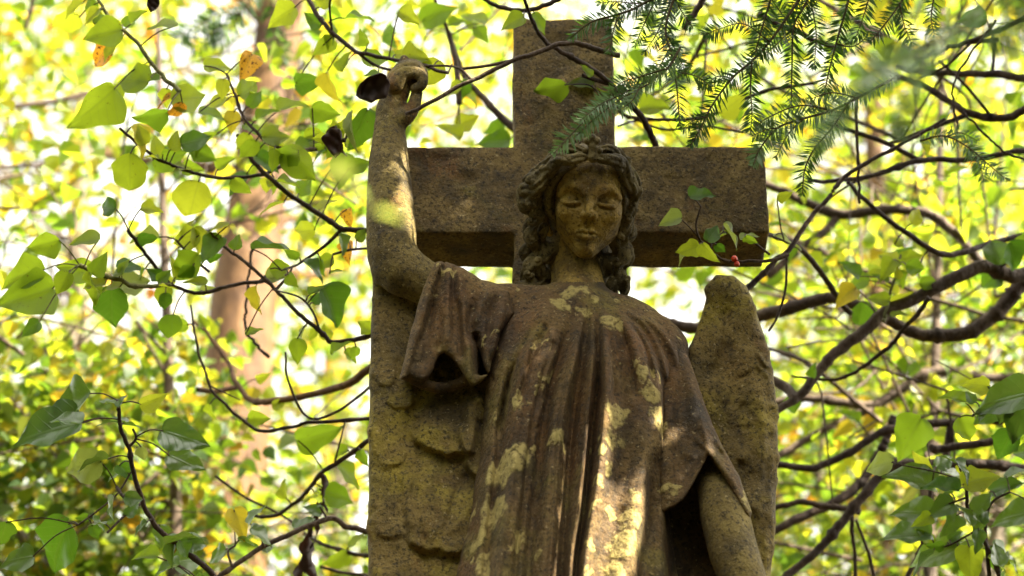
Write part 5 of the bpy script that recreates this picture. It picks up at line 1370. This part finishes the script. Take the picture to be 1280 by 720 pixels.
branch('leafy_twig', 'ivy stem with glossy dark leaves filling the lower right corner', 'twig',
       [(1256, 738), (1246, 712), (1227, 670), (1211, 645), (1208, 622), (1206, 600), (1200, 585)], (4.75, 4.7), (3.4, 1.8),
       [(1136, 600, 66, 165, 's', 10), (1142, 637, 60, 165, 's', 30), (1132, 668, 66, 178, 's', 15), (1166, 688, 70, 184, 's', 30), (1208, 684, 54, 4, 's', 40), (1098, 577, 40, 176, 'p', 45), (1176, 606, 54, 160, 'd'),
        (1202, 590, 38, -60, 's'), (1228, 597, 58, 20, 'g', 10), (1258, 612, 48, 5, 's'), (1266, 645, 64, 190, 's', 10), (1230, 628, 42, 35, 's'), (1211, 708, 56, -92, 'g'), (1150, 578, 40, 130, 'g'),
        (1176, 640, 46, -150, 's'), (1276, 585, 50, 30, 's'), (1190, 660, 40, -110, 's'), (1150, 705, 50, -140, 's'), (1262, 690, 52, -20, 's'), (1240, 700, 40, -120, 'd')], 'dark', 'ivy stems right of the angel', 'ivy',
       extra=[([(1238, 735), (1234, 690), (1232, 655), (1240, 628), (1262, 615)], 3, 1.4), ([(1208, 622), (1180, 632), (1160, 640)], 1.4, 1.0), ([(1206, 602), (1170, 590), (1120, 580)], 1.2, 0.8), ([(1222, 662), (1190, 680), (1170, 686)], 1.4, 1.0)])
branch('leafy_twig', 'ivy shoot with broad pale shining leaves at the right edge', 'twig',
       [(1310, 560), (1288, 530), (1270, 505), (1245, 498), (1215, 520)], (4.7, 4.75), (2.6, 1.6),
       [(1252, 496, 74, 186, 's', 40), (1274, 530, 56, -102, 's', 10), (1208, 538, 44, -62, 'g'), (1275, 478, 50, 160, 's'), (1235, 522, 44, -140, 's'), (1218, 480, 40, 170, 'g'), (1190, 500, 40, 170, 'g'), (1290, 560, 50, 170, 's'), (1256, 556, 46, -120, 'd')],
       'dark', 'ivy stems right of the angel', 'ivy')
branch('leafy_twig', 'pair of dark green leaves at the right edge above the boughs', 'twig',
       [(1320, 280), (1290, 300), (1265, 320), (1250, 340)], (5.1, 5.2), (2.0, 1.4), [(1246, 312, 46, 100, 'd', 5, 'round'), (1272, 322, 50, -62, 'd', 12), (1276, 300, 36, 60, 'g')], 'dark', 'ivy stems right of the angel')
branch('leafy_twig', 'small green-leaved shoot rising between the boughs right of the wing', 'twig',
       [(1105, 402), (1107, 390), (1115, 360), (1123, 331), (1126, 318)], (5.1, 5.15), (2.4, 1.2), [(1060, 338, 38, 152, 'd'), (1135, 334, 32, 170, 'g'), (1072, 350, 34, 176, 'g'), (1146, 336, 32, -20, 'g'), (1112, 318, 26, 130, 'g'), (1140, 322, 38, 8, 'g'), (1098, 372, 32, 160, 'g'), (1128, 372, 40, 20, 'g')], 'green', 'ivy stems right of the angel')

# ------------------------------------------------------------------ yew
M_YEW = {
    'deep': leaf_mat('yew_needle_deep', [(0.03, 0.07, 0.022), (0.045, 0.09, 0.026), (0.06, 0.11, 0.032)], [(0.05, 0.14, 0.015), (0.09, 0.2, 0.02), (0.12, 0.25, 0.025)], rough=0.35, spec=0.5, tfac=0.25, per_island=True, vein=False),
    'light': leaf_mat('yew_needle_light', [(0.10, 0.18, 0.065), (0.13, 0.21, 0.08), (0.16, 0.24, 0.10)], [(0.10, 0.2, 0.04), (0.14, 0.26, 0.05), (0.18, 0.3, 0.06)], rough=0.4, spec=0.5, tfac=0.3, per_island=True, vein=False),
}
def yew(label, twigs, tone, seed, bark_='yew'):
    """twigs: (points in pixels, depth, needle length px, radius px); needles stand in two ranks along each twig"""
    r = np.random.default_rng(seed)
    p0 = at_depth(*twigs[0][0][0], np.atleast_1d(twigs[0][1])[0])
    root = empty('yew_branch', tuple(p0), label, 'yew branch', 'yew branches hanging over the cross')
    for pts, d, nl, rad in twigs:
        pts = np.asarray(pts, float); dd = np.interp(np.linspace(0, 1, len(pts)), np.linspace(0, 1, len(np.atleast_1d(d))), np.atleast_1d(d))
        L = np.hypot(*np.diff(pts, axis=0).T).sum(); n = int(L / 2.5) + 4
        P = spline(at_depth(pts[:, 0], pts[:, 1], dd), n); mpp = dd.mean() / FPX
        bag = Bag(); bag.tube(P, np.linspace(rad, rad * 0.45, n) * mpp, 6)
        tw = link('twig', bag.mesh('twig', p0), M_BARK[bark_], root)
        if nl <= 0: continue
        T_ = np.gradient(P, axis=0); T_ /= np.linalg.norm(T_, axis=1)[:, None]
        tilt = r.uniform(-0.5, 0.5); nrm = AXB + tilt * AXU + r.uniform(-0.4, 0.4) * AXR
        V = []; Q = []; k = 0
        for i in range(n):
            t = i / (n - 1); taper = min(1, 0.45 + t * 4) * min(1, 0.35 + (1 - t) * 5)
            for s in (-1, 1):
                if r.uniform() < 0.08: continue
                sd = np.cross(T_[i], nrm); sd /= np.linalg.norm(sd)
                fw = r.uniform(0.35, 0.75) + 0.8 * max(0, t - 0.85) / 0.15
                dr = s * sd + fw * T_[i] + r.normal(0, 0.17, 3) + nrm * r.uniform(-0.1, 0.28); dr /= np.linalg.norm(dr)
                ln = 1.15 * nl * mpp * taper * r.uniform(0.6, 1.2); w = 0.08 * nl * mpp * r.uniform(0.85, 1.15)
                wd = np.cross(dr, nrm + r.normal(0, 0.35, 3)); wd /= np.linalg.norm(wd)
                dn = -nrm / np.linalg.norm(nrm) * ln * r.uniform(-0.05, 0.16) + np.array([0, 0, -1]) * ln * r.uniform(0, 0.14)
                b = P[i] + T_[i] * r.uniform(-1, 1) * mpp
                V += [b - wd * w * 0.3, b + wd * w * 0.3, b + dr * ln * 0.5 + wd * w + dn * 0.3, b + dr * ln * 0.5 - wd * w + dn * 0.3, b + dr * ln + wd * w * 0.15 + dn, b + dr * ln - wd * w * 0.15 + dn]
                Q += [(k, k + 1, k + 2, k + 3), (k + 3, k + 2, k + 4, k + 5)]; k += 6
        o = link('needles', quick_mesh('needles', np.array(V) - p0, Q), M_YEW[tone], tw); o['kind'] = 'stuff'
    return root

yew('pale green yew spray drooping onto the crown of the angel\'s head',
    [([(850, 60), (832, 88), (800, 106), (768, 122), (740, 142), (716, 166), (692, 192)], (4.35, 4.2), 17, 1.8), ([(832, 86), (800, 96), (776, 104), (756, 126)], (4.3, 4.28), 14, 1.2),
     ([(800, 108), (790, 126), (770, 140)], (4.27, 4.25), 13, 1.0), ([(812, 104), (776, 124), (746, 146), (720, 170)], (4.3, 4.23), 15, 1.2), ([(768, 122), (748, 132), (724, 152)], (4.26, 4.2), 13, 1.0)], 'light', 91)
yew('yew spray with short dark needles over the top of the cross',
    [([(860, -20), (820, -4), (790, 12), (765, 20), (738, 28), (712, 48)], (4.5, 4.5), 14, 2.2), ([(775, 18), (768, 34), (762, 64)], (4.5, 4.48), 15, 1.2), ([(830, -4), (800, 4), (770, 2), (748, 4)], (4.5, 4.5), 13, 1.2),
     ([(818, 2), (808, 24), (794, 56)], (4.52, 4.5), 14, 1.2), ([(842, -8), (832, 16), (822, 40), (806, 66)], (4.5, 4.5), 14, 1.2)], 'deep', 92)
yew('long yew spray hanging straight down right of the upright of the cross',
    [([(850, -16), (838, 10), (832, 40), (840, 70), (846, 110), (850, 158)], (4.5, 4.45), 15, 2.0), ([(832, 40), (846, 66), (858, 92)], (4.5, 4.5), 14, 1.2), ([(842, -6), (852, 14), (866, 34)], (4.5, 4.5), 13, 1.2),
     ([(836, 62), (824, 84), (812, 100)], (4.48, 4.48), 13, 1.0), ([(848, 90), (872, 96), (888, 108)], (4.48, 4.48), 13, 1.0)], 'deep', 93)
yew('slanting yew spray ending in a dark tip above the cross arm',
    [([(1010, -18), (985, 20), (962, 52), (940, 76), (915, 98), (890, 132), (876, 160), (863, 182)], (4.55, 4.45), 16, 2.2), ([(915, 98), (896, 96), (876, 112)], (4.5, 4.5), 13, 1.0), ([(940, 76), (938, 110), (940, 140), (938, 166)], (4.5, 4.5), 15, 1.3),
     ([(962, 52), (930, 30), (900, 36), (880, 44)], (4.5, 4.5), 14, 1.0), ([(884, 146), (868, 150), (852, 162)], (4.46, 4.46), 11, 1.0), ([(966, -10), (954, 30), (944, 66)], (4.5, 4.5), 15, 1.6)], 'deep', 94)
yew('yew sprays hanging in a curtain along the top edge right of the cross',
    [([(1020, -20), (1004, 10), (992, 34), (990, 80), (989, 136)], (4.6, 4.55), 17, 2.0), ([(1066, -20), (1055, 20), (1045, 55), (1036, 90), (1030, 118)], (4.6, 4.6), 16, 1.8), ([(1140, -20), (1124, 6), (1108, 28), (1088, 52)], (4.65, 4.6), 15, 1.8),
     ([(1124, 4), (1130, 30), (1140, 56)], (4.62, 4.62), 15, 1.2), ([(992, 34), (970, 56), (950, 72)], (4.58, 4.55), 15, 1.2), ([(1045, 55), (1066, 58), (1084, 46)], (4.6, 4.6), 13, 1.2), ([(1012, -6), (1020, 40), (1018, 84)], (4.6, 4.6), 15, 1.2),
     ([(1090, -20), (1082, 12), (1070, 46)], (4.6, 4.6), 15, 1.2), ([(1170, -16), (1164, 20), (1168, 44)], (4.65, 4.65), 13, 1.2), ([(990, 34), (975, 14), (962, -4)], (4.6, 4.6), 14, 1.2)], 'deep', 95)
yew('yew spray drooping over the end of the cross arm',
    [([(1120, 96), (1080, 118), (1040, 138), (1005, 148), (972, 160), (950, 186), (942, 206)], (4.5, 4.4), 16, 2.0), ([(1005, 148), (985, 168), (970, 196)], (4.45, 4.42), 14, 1.2), ([(1040, 138), (1000, 132), (962, 146), (945, 158)], (4.47, 4.4), 14, 1.2),
     ([(1070, 122), (1040, 116), (1012, 124)], (4.48, 4.46), 14, 1.2), ([(972, 160), (958, 162), (940, 170)], (4.42, 4.4), 13, 1.0)], 'light', 96)
yew('narrow yew tip hanging below the cross arm spray at the right',
    [([(1060, 130), (1040, 160), (1018, 186), (1006, 212), (1003, 242)], (4.35, 4.5), 15, 1.6)], 'deep', 97)
yew('blurred yew spray close to the lens in the upper right',
    [([(1230, 10), (1190, 40), (1150, 66), (1110, 84), (1075, 104)], (2.7, 2.6), 20, 2.0), ([(1190, 40), (1150, 90), (1130, 140), (1122, 170)], (2.75, 2.7), 18, 1.4), ([(1110, 84), (1070, 120), (1040, 160), (1018, 186)], (2.7, 2.8), 19, 1.4), ([(1150, 66), (1110, 70), (1080, 84)], (2.7, 2.7), 16, 1.2)], 'light', 98)
yew('blurred yew tip in the top right corner',
    [([(1310, 10), (1280, 24), (1256, 44), (1240, 60)], (2.6, 2.6), 22, 2.0), ([(1310, -6), (1284, 0), (1256, 10)], (2.6, 2.6), 20, 1.6), ([(1315, 40), (1290, 52), (1268, 66)], (2.6, 2.6), 20, 1.6)], 'light', 99)
yew('faint yew spray low among the branches at the upper right',
    [([(1150, 176), (1180, 170), (1210, 184), (1236, 206), (1260, 226)], (4.2, 4.1), 14, 1.4), ([(1210, 184), (1222, 200), (1230, 226)], (4.15, 4.15), 13, 1.0), ([(1180, 172), (1200, 166), (1222, 176)], (4.2, 4.2), 12, 1.0)], 'light', 100)
yew('blurred yew spray against the bright sky left of the beech top',
    [([(330, -20), (306, 10), (286, 40), (268, 56)], (6.8, 6.8), 18, 1.6), ([(300, 16), (270, 20), (240, 36), (214, 52)], (6.8, 6.8), 17, 1.4), ([(340, 0), (344, 40), (352, 80)], (6.8, 6.8), 20, 1.6), ([(280, 30), (262, 44), (240, 62)], (6.8, 6.8), 15, 1.2)], 'deep', 101)
